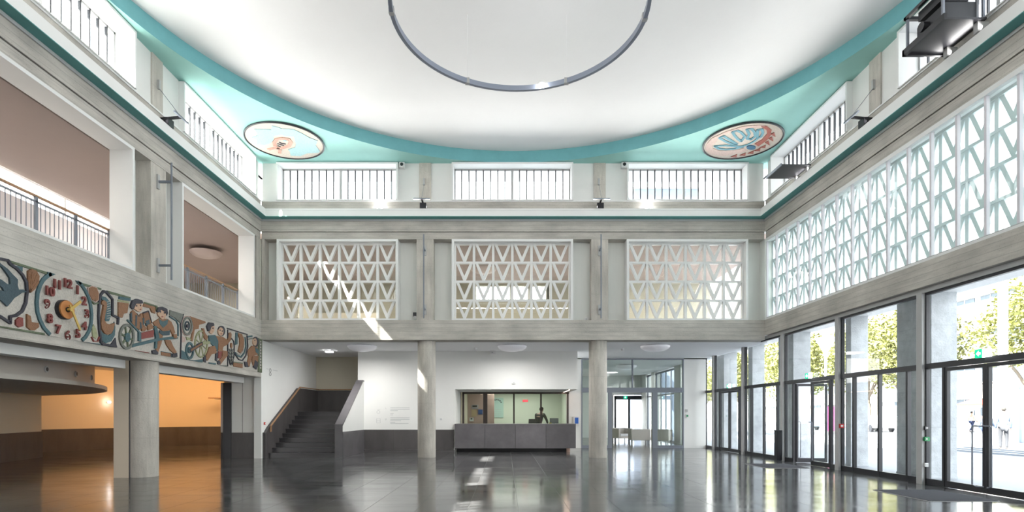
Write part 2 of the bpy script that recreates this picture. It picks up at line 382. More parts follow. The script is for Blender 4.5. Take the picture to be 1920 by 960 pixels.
# ================================================================ CLERESTORY WINDOWS
wn = 1
def clerestory(n, M, c, label):
    w = struct('window_%d' % n, None, label=label)
    s0, s1 = c + 0.92, c + 5.08; t = 0.055
    mb = MB(); mb.wbox(M, s0, s0 + t, -0.05, 0.52, 8.84, 10.13); mb.wbox(M, s1 - t, s1, -0.05, 0.52, 8.84, 10.13)
    mb.wbox(M, s0 + t, s1 - t, -0.05, 0.52, 10.075, 10.13); mb.wbox(M, s0 + t, s1 - t, -0.03, 0.52, 8.84, 8.865)
    obj('window_lining', mb, WHITE, w)
    z0, z1 = 8.865, 10.075; a, b = s0 + t, s1 - t; m_ = (a + b) / 2
    mb = MB(); fr = 0.045
    mb.wbox(M, a, a + fr, 0.40, 0.46, z0, z1); mb.wbox(M, b - fr, b, 0.40, 0.46, z0, z1)
    mb.wbox(M, a, b, 0.40, 0.46, z1 - fr, z1); mb.wbox(M, a, b, 0.40, 0.46, z0, z0 + 0.03)
    mb.wbox(M, m_ - 0.04, m_ + 0.04, 0.39, 0.46, z0, z1)
    obj('window_frame', mb, STEEL, w)
    bm_ = None
    for q in range(2):
        p0 = a if q == 0 else m_; L = (b - a) / 2
        for k in range(1, 8):
            s_ = p0 + L * k / 8
            obj('glazing_bar', MB().wbox(M, s_ - 0.017, s_ + 0.017, 0.40, 0.45, z0, z1), DARKF, w)
        obj('pane', MB().wbox(M, p0 + 0.02, p0 + L - 0.02, 0.43, 0.435, z0 + 0.02, z1 - 0.02), GLASS, w)
for M, cs, nm in ((MK, CX, 'back'), (ML, CY, 'left'), (MR, CY, 'right'), (MF, CX, 'front')):
    for k, c in enumerate(cs):
        if nm == 'back': lb = ['left', 'middle', 'right'][k] + ' barred clerestory window under the ceiling on the back wall'
        elif nm in ('left', 'right'): lb = nm + ' wall barred clerestory window, ' + ['behind the camera side', 'cut by the top edge of the photo', 'nearest the back corner'][k]
        else: lb = None
        clerestory(wn, M, c, lb); wn += 1
# ================================================================ LATTICE SCREENS (back wall)
cellw, cellh = 0.665, 0.655
Vm = {}
def vmesh(M, nm, w=cellw, h=cellh, mt=WHITE, dep=0.12):
    """a V of two members, tops in the upper corners, meeting at the bottom"""
    mb = MB(); d0, d1 = 0.0, dep; t = 0.085
    def pt(s, d, z):
        a = M(s, d); o = M(0, 0); return (a[0] - o[0], a[1] - o[1], z)
    hw = w / 2 - 0.045
    for sg in (-1, 1):
        P = [(sg * hw, h - 0.05), (sg * (hw - t * 1.12), h - 0.05), (0 if sg < 0 else 0, t * 1.9 - 0.0), (0, 0.0), (sg * 0.035, 0.0)]
        mb.prism([pt(s, d0, z) for s, z in P], Vector(pt(0, d1, 0)) - Vector(pt(0, d0, 0)))
    return mb.mesh(nm, mt)
def screen(n, M, c, label):
    w = struct('window_%d' % n, None, label=label)
    s0, s1 = c + 0.92, c + 5.08; z0, z1 = 4.74, 7.515
    obj('screen_frame', lining(MB(), M, c, z0, z1, 0.0, 0.42, 0.075), WHITE, w)
    a = (s0 + s1) / 2 - 3 * cellw; zb = 4.815
    for k in range(7):
        s_ = a + k * cellw; obj('mullion', MB().wbox(M, s_ - 0.042, s_ + 0.042, 0.20, 0.34, zb, z1 - 0.075), WHITE, w)
    for k in range(5):
        zz = zb + k * cellh; obj('transom', MB().wbox(M, a, a + 6 * cellw, 0.205, 0.335, zz - (0 if k == 0 else 0.05), zz + (0.02 if k < 4 else 0.04)), WHITE, w)
    vm = vmesh(M, 'v_brace')
    for r_ in range(4):
        for k in range(6):
            s_ = a + (k + 0.5) * cellw; q = M(s_, 0.21); link('v_brace', vm, w, (q[0], q[1], zb + r_ * cellh + 0.015))
    for k in range(6):
        obj('pane', MB().wbox(M, a + k * cellw + 0.02, a + (k + 1) * cellw - 0.02, 0.36, 0.366, zb, z1 - 0.1), GLASS, w)
for k, c in enumerate(CX):
    screen(wn, MK, c, ['left', 'middle', 'right'][k] + ' white lattice screen of V shapes on the back wall'); wn += 1
# long lattice screen of the right wall
w = struct('window_%d' % wn, None, label='long glazed lattice screen of V shapes along the right wall'); wn += 1
LATT = mat('lattice_grey_green', (0.72, 0.78, 0.80), 0.7, var=0.04)
MULL = mat('pale_mullion', (0.72, 0.69, 0.73), 0.5)
cw = 0.667; zb, zt = 4.83, 7.42
obj('screen_frame', MB().box(8.90, 9.08, YF, YB, 7.42, 7.52).box(8.90, 9.08, YF, YB, 4.74, 4.80), WHITE, w)
obj('screen_ledge', MB().box(8.93, 9.05, YF, YB, 4.80, 4.83), GREYM, w)
vm = vmesh(MR, 'v_brace', cw, (zt - zb) / 4, LATT, 0.05)
k = 0; y = YB
while y > YF:
    obj('mullion', MB().box(8.93, 9.0, y - 0.028, y + 0.028, zb, zt), MULL, w)
    obj('lattice_post', MB().box(9.14, 9.24, y - 0.045, y + 0.045, 4.74, 7.52), LATT, w)
    if y - cw > YF:
        obj('pane', MB().box(8.985, 8.991, y - cw + 0.03, y - 0.03, zb, zt), GLASSG, w)
        for r_ in range(4):
            link('v_brace', vm, w, (9.15, y - cw / 2, zb + r_ * (zt - zb) / 4 + 0.02))
    y -= cw; k += 1
for r_ in range(5):
    zz = zb + r_ * (zt - zb) / 4; obj('lattice_rail', MB().box(9.13, 9.27, YF, YB, zz - 0.035, zz + 0.03), LATT, w)
# ================================================================ GLAZED ENTRANCE FRONT
gx0, gx1 = 8.98, 9.16
header = struct('trim_8', MB().box(8.99, 9.25, -6, 25.3, 4.11, 4.215), STEEL, label='grey steel header above the entrance glazing')
# lower beam of the right wall has its own face at 9.0 (cut back)
panes_z = (0.13, 2.46, 2.59, 4.06)
posts = [9, 12, 15, 18, 21, 24]
plab = {9: None, 12: 'grey steel post with a green and a dark wall box, nearest in view', 15: 'grey steel post carrying a red alarm box', 18: 'grey steel post behind the black floor bin', 21: 'grey steel post, fourth from the near edge', 24: 'grey steel post nearest the white end wall'}
for y in posts:
    if y == 9: continue
    p = thing('steel_post', plab[y], 'post', (9.02, y, 0), 'posts of the entrance glazing')
    obj('post_box', MB().box(8.95, 9.13, y - 0.075, y + 0.075, 0, 4.11), STEEL, p)
    obj('post_edge', MB().box(8.965, 9.05, y + 0.075, y + 0.11, 0, 4.11), GREYM, p)
def glazing_bay(n, y0, y1, cuts, leaf, label):
    """y0..y1 clear bay between posts; cuts: y of lower mullions; leaf: set of indexes that are door leaves"""
    w = struct('window_%d' % n, None, label=label)
    a, b = y0 + 0.11, y1 - 0.075; X0, X1 = 9.02, 9.10
    mb = MB(); mb.box(X0, X1, a, b, 4.055, 4.11).box(X0, X1, a, a + 0.035, 0.02, 4.06).box(X0, X1, b - 0.035, b, 0.02, 4.06)
    obj('window_frame', mb, DARKF, w)
    obj('transom', MB().box(X0 - 0.01, X1 + 0.01, a, b, 2.47, 2.585), DARKF, w)
    obj('pane', MB().box(9.055, 9.065, a + 0.03, b - 0.03, 2.585, 4.055), GLASS, w)
    ys = [a] + cuts + [b]
    for i in range(len(ys) - 1):
        if i in leaf: continue
        obj('bottom_rail', MB().box(X0, X1, ys[i], ys[i + 1], 0.0, 0.13), DARKF, w)
        obj('pane', MB().box(9.055, 9.065, ys[i] + 0.02, ys[i + 1] - 0.02, 0.13, 2.47), GLASS, w)
    for i, c in enumerate(cuts):
        if (i in leaf) and (i + 1 in leaf): continue
        obj('mullion', MB().box(X0 - 0.005, X1, c - 0.03, c + 0.03, 0.0, 2.47), DARKF, w)
    return w
def door_leaf(n, y0, y1, hside, label, swing=None, plain=False):
    d = struct('door_%d' % n, None, label=label)
    st = 0.06
    mb = MB()
    L = y1 - y0
    mb.box(-0.035, 0.035, 0.005, st, 0.01, 2.46).box(-0.035, 0.035, L - st, L - 0.005, 0.01, 2.46).box(-0.035, 0.035, st, L - st, 0.01, 0.14).box(-0.035, 0.035, st, L - st, 2.39, 2.46)
    fr = link('leaf_frame', mb.mesh('leaf_frame', DARKF), d)
    pn = link('pane', MB().box(-0.004, 0.004, st, L - st, 0.14, 2.39).mesh('pane', GLASS), d)
    if not plain:
        hy = st / 2 if hside < 0 else L - st / 2; hy2 = 0.20 if hside < 0 else L - 0.20
        link('door_handle', MB().tube([(-0.03, hy, 1.28), (-0.10, hy, 1.28), (-0.11, (hy + hy2) / 2, 1.28), (-0.11, hy2 - 0.02 * hside * -1, 1.28), (-0.11, hy2, 1.25), (-0.11, hy2, 0.16), (-0.11, (hy + hy2) / 2, 0.13), (-0.03, hy, 0.13)], 0.014, 8).mesh('door_handle', STEELB, True), d)
    d.location = (9.06, y0, 0)
    if swing: d.location = swing[0]; d.rotation_euler = (0, 0, R(swing[1]))
    return d
glazing_bay(wn, 3, 6, [3.45, 4.45, 5.43], set(), None); wn += 1
glazing_bay(wn, 6, 9, [6.45, 7.45, 8.43], set(), None); wn += 1
p9 = thing('steel_post', 'grey steel post just outside the right edge of the photo', 'post', (9.02, 9, 0), 'posts of the entrance glazing')
obj('post_box', MB().box(8.95, 9.13, 8.925, 9.075, 0, 4.11), STEEL, p9)
wA = glazing_bay(wn, 9, 12, [9.45, 10.43, 11.43], {1, 2}, 'entrance glazing bay at the right edge with double doors'); wn += 1
door_leaf(1, 9.48, 10.42, 1, 'glazed door leaf with tube handle cut by the right edge of the photo')
door_leaf(2, 10.44, 11.40, -1, 'glazed door leaf with tube handle, the nearest complete one')
wB = glazing_bay(wn, 12, 15, [12.47, 13.42, 14.40], set(), 'fixed glazing bay between the two nearest steel posts'); wn += 1
wC = glazing_bay(wn, 15, 18, [15.42, 16.42, 17.42], {1, 2}, 'glazing bay with the open entrance door'); wn += 1
door_leaf(3, 15.45, 16.41, 1, 'closed glazed door leaf beside the open one')
door_leaf(4, 16.43, 17.39, -1, 'open glazed door leaf swung outwards', swing=((9.10, 17.39, 0), -92))
wD = glazing_bay(wn, 18, 21, [18.47, 19.42, 20.40], set(), 'glazing bay with a side door behind the black bin'); wn += 1
wE = glazing_bay(wn, 21, 24, [21.45, 22.42, 23.42], {1, 2}, 'glazing bay with a small exit sign, far end'); wn += 1
door_leaf(5, 21.48, 22.41, 1, 'glazed door leaf of the far entrance, near half', plain=True)
door_leaf(6, 22.43, 23.39, -1, 'glazed door leaf of the far entrance, far half', plain=True)
glazing_bay(wn, 24, 25.15, [], set(), 'narrow glazing strip ending at the white end wall'); wn += 1
# exit signs
EXG = mat('exit_green', (0.0, 0.42, 0.22), 0.4, emit=0.5); EXW = mat('exit_white', (0.9, 0.95, 0.95), 0.4, emit=1.2)
for y, z, lb in ((10.43, 2.66, 'green and white exit sign over the nearest double doors'), (16.42, 2.66, 'green and white exit sign over the open door'), (22.3, 2.66, 'small exit sign over the far entrance')):
    t = thing('exit_sign', lb, 'sign', (8.98, y, z))
    obj('green_plate', MB().box(8.955, 8.99, y - 0.0, y + 0.16, z - 0.09, z + 0.07), EXG, t)
    obj('white_plate', MB().box(8.955, 8.99, y - 0.17, y - 0.005, z - 0.09, z + 0.07), EXW, t)
    obj('arrow', MB().prism([(8.953, y + 0.13, z - 0.01), (8.953, y + 0.07, z + 0.045), (8.953, y + 0.07, z + 0.01), (8.953, y + 0.03, z + 0.01), (8.953, y + 0.03, z - 0.03), (8.953, y + 0.07, z - 0.03), (8.953, y + 0.07, z - 0.06)], (0.004, 0, 0)), EXW, t)
# boxes on posts
def wallbox(name, lb, cat, m, x0, x1, y0, y1, z0, z1, face=None, fm=None, group=None):
    t = thing(name, lb, cat, ((x0 + x1) / 2, (y0 + y1) / 2, z0), group)
    obj('housing', MB().box(x0, x1, y0, y1, z0, z1), m, t)
    if face: obj('face_plate', MB().box(*face), fm, t)
    return t
RED = mat('alarm_red', (0.55, 0.02, 0.02), 0.4); GRN = mat('box_green', (0.01, 0.25, 0.08), 0.4); WPL = mat('white_plastic', (0.75, 0.75, 0.75), 0.4)
wallbox('alarm_box', 'small red fire alarm box on the second steel post', 'alarm', RED, 8.97, 9.07, 14.875, 14.925, 1.14, 1.25, (8.99, 9.05, 14.87, 14.875, 1.17, 1.22), WPL)
wallbox('door_button', 'small green emergency door box on the nearest steel post', 'switch', GRN, 8.98, 9.08, 11.875, 11.925, 0.93, 1.02, (9.0, 9.03, 11.87, 11.875, 0.96, 0.99), WPL)
wallbox('key_switch', 'small dark switch plate above the green box', 'switch', BLACK, 8.99, 9.06, 11.885, 11.925, 1.17, 1.25, (9.0, 9.05, 11.88, 11.885, 1.19, 1.23), STEEL)
wallbox('push_plate', 'small white switch low on the nearest steel post', 'switch', WPL, 8.99, 9.06, 11.885, 11.925, 0.38, 0.46, (9.0, 9.05, 11.88, 11.885, 0.40, 0.44), GREYM)
# black bin
t = thing('floor_bin', 'slim black upright bin standing before the glazing', 'bin', (8.87, 18.05, 0))
obj('bin_body', MB().box(8.78, 8.94, 17.95, 18.13, 0.03, 0.97), BLACK, t); obj('bin_lid', MB().box(8.77, 8.945, 17.94, 18.14, 0.97, 1.0), DARKF, t); obj('plinth', MB().box(8.79, 8.93, 17.96, 18.12, 0, 0.03), DARKF, t)
# mats
MATM = mat('entrance_mat', (0.055, 0.057, 0.07), 0.95, var=0.2, vs=(60, 4, 1), bump=0.3, bs=120)
for (y0, y1, lb) in ((9.54, 11.0, 'dark ribbed floor mat in front of the nearest double doors'), (15.5, 16.9, 'dark ribbed floor mat before the open door')):
    t = thing('door_mat', lb, 'mat', (7.9, (y0 + y1) / 2, 0))
    obj('mat_frame', MB().box(7.28, 8.50, y0, y1, 0.0, 0.006), STEEL, t)
    ribs = MB(); x = 7.30
    while x < 8.47: ribs.box(x, x + 0.03, y0 + 0.02, y1 - 0.02, 0.006, 0.014); x += 0.04
    obj('rib_field', ribs, MATM, t, kind='stuff')
# ================================================================ COLUMNS
def column(x, y, h, lb):
    t = thing('concrete_column', lb, 'column', (x, y, 0), 'round concrete columns')
    obj('shaft', MB().lathe([(0.305, 0), (0.313, 0.01), (0.313, h)], (x, y, 0), 48), CONCV, t, True)
column(-2.766, 19.44, 4.06, 'round concrete column at the back between the stairs and the reception counter')
column(3.234, 19.44, 4.06, 'round concrete column at the back right of the reception counter')
column(-8.766, 13.44, 2.78, 'round concrete column on the left under the mosaic frieze')
column(-8.766, 7.44, 2.78, 'round concrete column left of the photo edge under the frieze')
t = thing('clad_post', 'flat cream painted square post against the left round column', 'post', (-9.1, 13.3, 0))
obj('post_board', MB().box(-9.28, -8.93, 13.13, 13.5, 0, 2.78), mat('cream_paint', (0.62, 0.53, 0.42), 0.6), t)
obj('joint_strip', MB().box(-8.93, -8.905, 13.15, 13.5, 0, 2.78), BLACK, t)
# ================================================================ LOWER GALLERY, BACK SIDE
struct('trim_9', MB().box(-9.5, 9.25, 19.6, 25.2, 4.05, 4.40), mat('ceiling_white', (0.88, 0.885, 0.9), 0.8), label='white ceiling of the lower passage at the back')
g = struct('wall_passage_left', None, label='white wall left of the stairs with the figure 8')
obj('plaster', MB().box(-8.62, XL, 19.14, 24.5, 0, 4.05), WWALL, g)
obj('pier_face', MB().box(-9.45, -8.38, 19.13, 19.4, 0.88, 2.78), WWALL, g)
obj('pier_joint', MB().box(-9.08, -9.07, 19.125, 19.13, 0.0, 2.78), BLACK, g)
obj('pier_dado', MB().box(-9.45, XL + 0.02, 19.10, 19.16, 0.0, 0.88), SLATE, g)
obj('pier_top', MB().box(-9.45, XL - 0.26, 19.0, 19.4, 2.78, 4.06), WWALL, g)
obj('door_pocket', MB().box(-9.72, -9.45, 19.08, 19.4, 0, 2.6), BLACK, g, label='black sliding door pocket')
obj('white_edge', MB().box(-9.86, -9.72, 19.2, 19.5, 0.88, 2.6), WWALL, g)
obj('dark_edge', MB().box(-9.86, -9.72, 19.2, 19.5, 0.0, 0.88), SLATE, g)
obj('corner_filler', MB().box(-8.62, XL, 19.0, 19.14, 0, 4.06), WWALL, g)
# back white wall
g = struct('wall_passage_back', None, label='white back wall of the passage above the reception counter and slate dado')
mb = MB().box(-5.94, -2.03, 22.3, 22.6, 0, 4.05).box(-2.03, 2.89, 22.3, 22.6, 2.52, 4.05)
obj('plaster', mb, WWALL, g)
obj('reveal', MB().box(-2.2, -2.03, 22.6, 25.1, 0, 2.52), WWALL, g)
obj('reception_soffit', MB().box(-2.2, 2.89, 22.6, 25.1, 2.52, 2.9), WWALL, g)
obj('stair_side_wall', MB().box(-5.94, -5.7, 22.6, 24.5, 0, 4.6), BEIGE, g)
obj('stair_back_wall', MB().box(-8.6, -5.7, 24.5, 24.7, 0, 6.0), BEIGE, g)
obj('stair_left_wall', MB().box(-8.62, XL - 0.005, 22.4, 24.5, 4.05, 6.0), BEIGE, g)
obj('end_wall', MB().box(2.75, 3.41, 25.0, 25.2, 0, 4.05), WWALL, g)
obj('pier_right', MB().box(8.03, 9.03, 25.0, 25.3, 0, 4.05), WWALL, g)
obj('lintel_right', MB().box(2.75, 9.03, 25.0, 25.2, 4.0, 4.06), WWALL, g)
b_ = struct('baseboard_back', None, label='slate dado panels along the passage back wall')
x = -5.68
while x < -2.1:
    x1 = min(x + 1.2, -2.05); obj('stone_panel', MB().box(x + 0.003, x1 - 0.003, 22.26, 22.3, 0.09, 0.9), SLATE, b_); x = x1
obj('plinth', MB().box(-5.68, -2.05, 22.20, 22.3, 0, 0.085), SLATE, b_)
# ---------------- staircase
st = thing('staircase', 'dark slate staircase of ten steps rising to a landing', 'staircase', (-7.1, 19.4, 0))
for k in range(10):
    y0 = 19.37 + 0.3 * k
    obj('step', MB().box(-8.27, -5.955, y0, 22.4 if k == 9 else y0 + 0.34, 0.162 * k, 0.162 * (k + 1) - 0.03).box(-8.27, -5.955, y0 - 0.025, (22.4 if k == 9 else y0 + 0.32), 0.162 * (k + 1) - 0.03, 0.162 * (k + 1)), STEPM, st)
obj('landing', MB().box(-8.27, -5.955, 22.4, 24.5, 1.3, 1.62), STEPM, st)
# wall dado following the stair
P = [(-8.27, 19.17, 0), (-8.27, 24.5, 0), (-8.27, 24.5, 2.56), (-8.27, 22.2, 2.56), (-8.27, 19.40, 1.06), (-8.27, 19.17, 0.88)]
obj('stair_dado', MB().prism(P, (-0.098, 0, 0)), SLATE, st)
obj('landing_dado', MB().box(-8.27, -5.955, 24.42, 24.5, 1.62, 2.56), SLATE, st)
obj('handrail', MB().bar((-8.22, 19.42, 0.9), (-8.22, 19.42, 1.1), 0.05).bar((-8.22, 19.40, 1.10), (-8.22, 22.2, 2.60), 0.05, 0.035).bar((-8.22, 22.2, 2.6), (-8.22, 24.42, 2.6), 0.05, 0.035).bar((-8.2, 24.38, 2.6), (-5.96, 24.38, 2.6), 0.05, 0.035), WOOD, st, label='oak handrail on the slate dado')
# parapet
prp = struct('wall_stair_parapet', None, label='sloping parapet of the stairs, slate on top and front, white on its right side')
P = [(-5.95, 19.35, 0), (-5.95, 22.3, 0), (-5.95, 22.3, 2.86), (-5.95, 22.15, 2.86), (-5.95, 19.35, 1.14)]
obj('parapet_core', MB().prism(P, (0.255, 0, 0)), WWALL, prp)
P2 = [(-5.952, 19.345, 1.10), (-5.952, 22.15, 2.82), (-5.952, 22.3, 2.82), (-5.952, 22.3, 2.88), (-5.952, 22.13, 2.88), (-5.952, 19.345, 1.165)]
obj('parapet_cap', MB().prism(P2, (0.27, 0, 0)), COUNTER, prp)
obj('parapet_front', MB().box(-5.952, -5.682, 19.32, 19.35, 0, 1.15), COUNTER, prp)
obj('parapet_inner', MB().prism([(-5.956, 19.33, 0), (-5.956, 22.3, 1.7), (-5.956, 22.3, 2.84), (-5.956, 22.15, 2.84), (-5.956, 19.33, 1.12)], (0.008, 0, 0)), SLATE, prp)
obj('parapet_dado', MB().box(-5.695, -5.67, 19.35, 22.27, 0, 0.9), COUNTER, prp)
# ---------------- reception counter
rc = thing('reception_counter', 'long slate clad reception counter of four panels on a recessed plinth', 'counter', (0.4, 22.3, 0))
for k, (a, b) in enumerate(((-2.03, -0.835), (-0.83, 0.39), (0.395, 1.61), (1.615, 2.80))):
    obj('slate_panel', MB().box(a + 0.003, b - 0.003, 22.10, 22.14, 0.16, 1.10), COUNTER, rc)
obj('counter_core', MB().box(-2.02, 2.79, 22.14, 22.8, 0.17, 1.10), SLATE, rc)
obj('counter_top', MB().box(-2.03, 2.80, 22.09, 22.8, 1.10, 1.137), COUNTER, rc)
obj('plinth', MB().box(-1.98, 2.45, 22.42, 22.8, 0, 0.165), BLACK, rc)
obj('plinth_end', MB().box(2.46, 2.6, 22.4, 22.8, 0, 0.16), mat('copper_cladding', (0.6, 0.4, 0.32), 0.35, 0.3), rc, label='copper coloured plinth end')
# reception glazing
w = struct('window_%d' % wn, None, label='reception window of four panes in dark bronze frame above the counter'); wn += 1
Y0 = 24.98
mb = MB().box(-1.95, 2.86, Y0, Y0 + 0.1, 2.44, 2.52).box(-1.95, -1.87, Y0, Y0 + 0.1, 0, 2.5).box(2.76, 2.84, Y0, Y0 + 0.1, 1.0, 2.5)
obj('window_frame', mb, BRONZE, w)
obj('mullion', MB().box(-1.01, -0.82, Y0 - 0.02, Y0 + 0.1, 0.5, 2.46), BRONZE, w); obj('mullion', MB().box(0.34, 0.41, Y0, Y0 + 0.1, 0.5, 2.46), BRONZE, w); obj('mullion', MB().box(1.56, 1.63, Y0, Y0 + 0.1, 0.5, 2.46), BRONZE, w)
for a, b in ((-1.87, -1.01), (-0.82, 0.34), (0.41, 1.56), (1.63, 2.76)): obj('pane', MB().box(a, b, Y0 + 0.05, Y0 + 0.056, 0.5, 2.44), GLASSG, w)
obj('lower_panel', MB().box(-1.95, 2.86, Y0, Y0 + 0.1, 0, 0.5), BRONZE, w)
LED = mat('warm_led', (1, 0.75, 0.6), 0.5, emit=6, ecol=(1, 0.72, 0.55))
t = thing('linear_light', 'thin warm light strip in the soffit at the left over the counter', 'light', (-1.0, 22.7, 2.5)); obj('diffuser', MB().box(-1.25, -0.6, 22.45, 22.49, 2.505, 2.52), LED, t); obj('light_channel', MB().box(-1.27, -0.58, 22.43, 22.45, 2.50, 2.52), WHITE, t)
t = thing('linear_light', 'warm light strip running back in the soffit at the right over the counter', 'light', (2.6, 23.7, 2.5)); obj('diffuser', MB().box(2.58, 2.62, 22.7, 24.9, 2.505, 2.52), LED, t); obj('light_channel', MB().box(2.56, 2.58, 22.7, 24.9, 2.50, 2.52), WHITE, t)
# reception room behind
g = struct('wall_reception_room', None, label='pale walls of the room behind the reception window')
RW = mat('pale_green_wall', (0.60, 0.66, 0.56), 0.8)
obj('room_back', MB().box(-2.2, 2.9, 29.0, 29.2, 0, 2.9), RW, g); obj('room_left', MB().box(-2.3, -2.0, 25.1, 29.0, 0, 2.9), BEIGE, g)
obj('room_right', MB().box(2.9, 3.0, 25.2, 36.4, 0, 4.05), RW, g); obj('room_ceiling', MB().box(-2.2, 2.9, 25.1, 29.2, 2.75, 2.9), WHITE, g)
obj('pin_wall', MB().box(-1.85, -0.55, 26.9, 27.0, 0, 2.5), mat('pink_beige_wall', (0.50, 0.36, 0.31), 0.8), g)
lamp('reception_light', 'AREA', (0.6, 27.0, 2.72), (0, 0, 0), 30, (1, 0.97, 0.88), shape='RECTANGLE', size=2.5, size_y=2)
def rpx(x, y, Y): return ((x - VX) / F * Y, Y, H + (VY - y) / F * Y)
# notices on the pin wall
for (x0, x1, y0, y1, m_, lb) in ((884, 897, 759, 767, mat('notice_grey', (0.4, 0.38, 0.4), 0.6), 'grey notice with a dark strip pinned highest on the pink wall'), (884, 894, 768, 781, mat('notice_tan', (0.55, 0.42, 0.26), 0.6), 'tan paper notice pinned on the pink wall'), (896.5, 905, 768, 777, mat('notice_blue', (0.04, 0.09, 0.26), 0.5), 'dark blue notice pinned on the pink wall'), (880.5, 888, 783, 790, WPL, 'small white tray notice lowest on the pink wall')):
    a = rpx(x0, y1, 26.9); b = rpx(x1, y0, 26.9); t = thing('wall_notice', lb, 'notice', (a[0], 26.88, a[2]))
    obj('paper', MB().box(a[0], b[0], 26.87, 26.9, a[2], b[2]), m_, t)
    if 'strip' in lb or 'tray' in lb: obj('dark_strip', MB().box(a[0] + 0.05, b[0] - 0.06, 26.865, 26.87, (a[2] + b[2]) / 2, b[2] - 0.03), BLACK, t)
a = rpx(919, 783, 28.9); b = rpx(944, 746, 28.9)
t = thing('wall_poster', 'tall pale green poster with dark arc of print behind the second pane', 'poster', (a[0], 28.98, a[2]))
obj('sheet', MB().box(a[0], b[0], 28.96, 29.0, a[2], b[2]), mat('poster_green', (0.42, 0.6, 0.54), 0.6), t)
for q in range(7):
    ang = R(150 - q * 20); cx_, cz_ = (a[0] + b[0]) / 2, b[2] - 0.35
    obj('print_mark', MB().box(cx_ + 0.26 * math.cos(ang) - 0.035, cx_ + 0.26 * math.cos(ang) + 0.035, 28.955, 28.96, cz_ + 0.26 * math.sin(ang) - 0.03, cz_ + 0.26 * math.sin(ang) + 0.02), BLACK, t)
for q in range(4): obj('print_line', MB().box(a[0] + 0.08, b[0] - 0.12, 28.955, 28.96, a[2] + 0.12 + q * 0.1, a[2] + 0.135 + q * 0.1), STEEL, t)
wallbox('red_sign', 'small red hanging sign seen through the reception glass', 'sign', RED, 0.86, 1.13, 28.0, 28.05, 2.14, 2.26, (0.88, 1.11, 27.995, 28.0, 2.16, 2.24), mat('sign_red', (0.6, 0.03, 0.05), 0.5, emit=0.3))
t = thing('office_chair', 'grey mesh office chair behind the counter', 'chair', (1.3, 26.6, 0))
obj('seat', MB().box(1.05, 1.55, 26.4, 26.85, 0.42, 0.50), BLACK, t); obj('backrest', MB().prism([(1.06, 26.38, 0.55), (1.54, 26.38, 0.55), (1.50, 26.34, 1.30), (1.10, 26.34, 1.30)], (0, 0.05, 0)), mat('chair_mesh', (0.16, 0.16, 0.15), 0.8), t)
for s_ in (-1, 1): obj('armrest', MB().tube([(1.3 + s_ * 0.27, 26.5, 0.48), (1.3 + s_ * 0.32, 26.55, 0.72), (1.3 + s_ * 0.32, 26.8, 0.72)], 0.02, 8), BLACK, t)
obj('pedestal', MB().tube([(1.3, 26.62, 0.06), (1.3, 26.62, 0.42)], 0.03, 10), STEEL, t)
for q in range(5):
    an = q * 2 * math.pi / 5; obj('foot', MB().bar((1.3, 26.62, 0.07), (1.3 + 0.3 * math.cos(an), 26.62 + 0.3 * math.sin(an), 0.03), 0.04), BLACK, t)
t = thing('office_desk', 'low desk behind the reception glass', 'desk', (2.0, 26.2, 0)); obj('desk_top', MB().box(1.95, 2.85, 25.9, 26.6, 0.72, 0.76), WHITE, t)
for (x, y) in ((2.0, 25.95), (2.8, 25.95), (2.0, 26.55), (2.8, 26.55)): obj('leg', MB().box(x - 0.025, x + 0.025, y - 0.025, y + 0.025, 0, 0.72), STEEL, t)
t = thing('computer_monitor', 'dark computer monitor seen from behind on the desk', 'monitor', (2.05, 26.2, 0.76)); obj('screen_back', MB().box(2.08, 2.5, 26.2, 26.24, 1.09, 1.34), STEELB, t); obj('stand', MB().box(2.26, 2.32, 26.25, 26.29, 0.76, 1.12), BLACK, t); obj('foot', MB().box(2.15, 2.43, 26.2, 26.4, 0.76, 0.775), BLACK, t)
t = thing('document_box', 'brown yellowish box under the monitor on the desk', 'box', (2.0, 26.0, 0.76)); obj('carton', MB().box(2.05, 2.46, 25.93, 26.10, 0.76, 1.07), mat('brown_card', (0.22, 0.14, 0.05), 0.8), t); obj('yellow_lid', MB().box(2.05, 2.15, 25.93, 26.10, 1.07, 1.13), mat('yellow_card', (0.5, 0.42, 0.1), 0.7), t)
# ---------------- glazed partition to the lounge
w = struct('window_%d' % wn, None, label='grey framed glass partition at the back right leading to the lounge'); wn += 1
Y0 = 24.98
obj('header_bar', MB().box(3.41, 8.03, Y0 - 0.02, Y0 + 0.12, 2.50, 2.72), STEELB, w); obj('top_rail', MB().box(3.41, 8.03, Y0, Y0 + 0.1, 3.98, 4.03), STEELB, w)
obj('upper_mullion', MB().box(5.69, 5.75, Y0, Y0 + 0.1, 2.72, 3.98), STEELB, w)
for a, b in ((3.41, 3.46), (7.98, 8.03)): obj('side_post', MB().box(a, b, Y0, Y0 + 0.1, 0, 3.98), STEELB, w)
for a, b in ((4.62, 4.80), (6.62, 6.84)): obj('post', MB().box(a, b, Y0 - 0.02, Y0 + 0.1, 0, 2.5), STEELB, w)
for a, b in ((3.46, 4.62), (6.84, 7.98)):
    obj('pane', MB().box(a, b, Y0 + 0.05, Y0 + 0.056, 0.12, 2.5), GLASSG, w); obj('bottom_rail', MB().box(a, b, Y0, Y0 + 0.1, 0, 0.12), STEELB, w)
for a, b in ((3.46, 5.69), (5.75, 7.98)): obj('pane', MB().box(a, b, Y0 + 0.05, Y0 + 0.056, 2.72, 3.98), GLASSG, w)
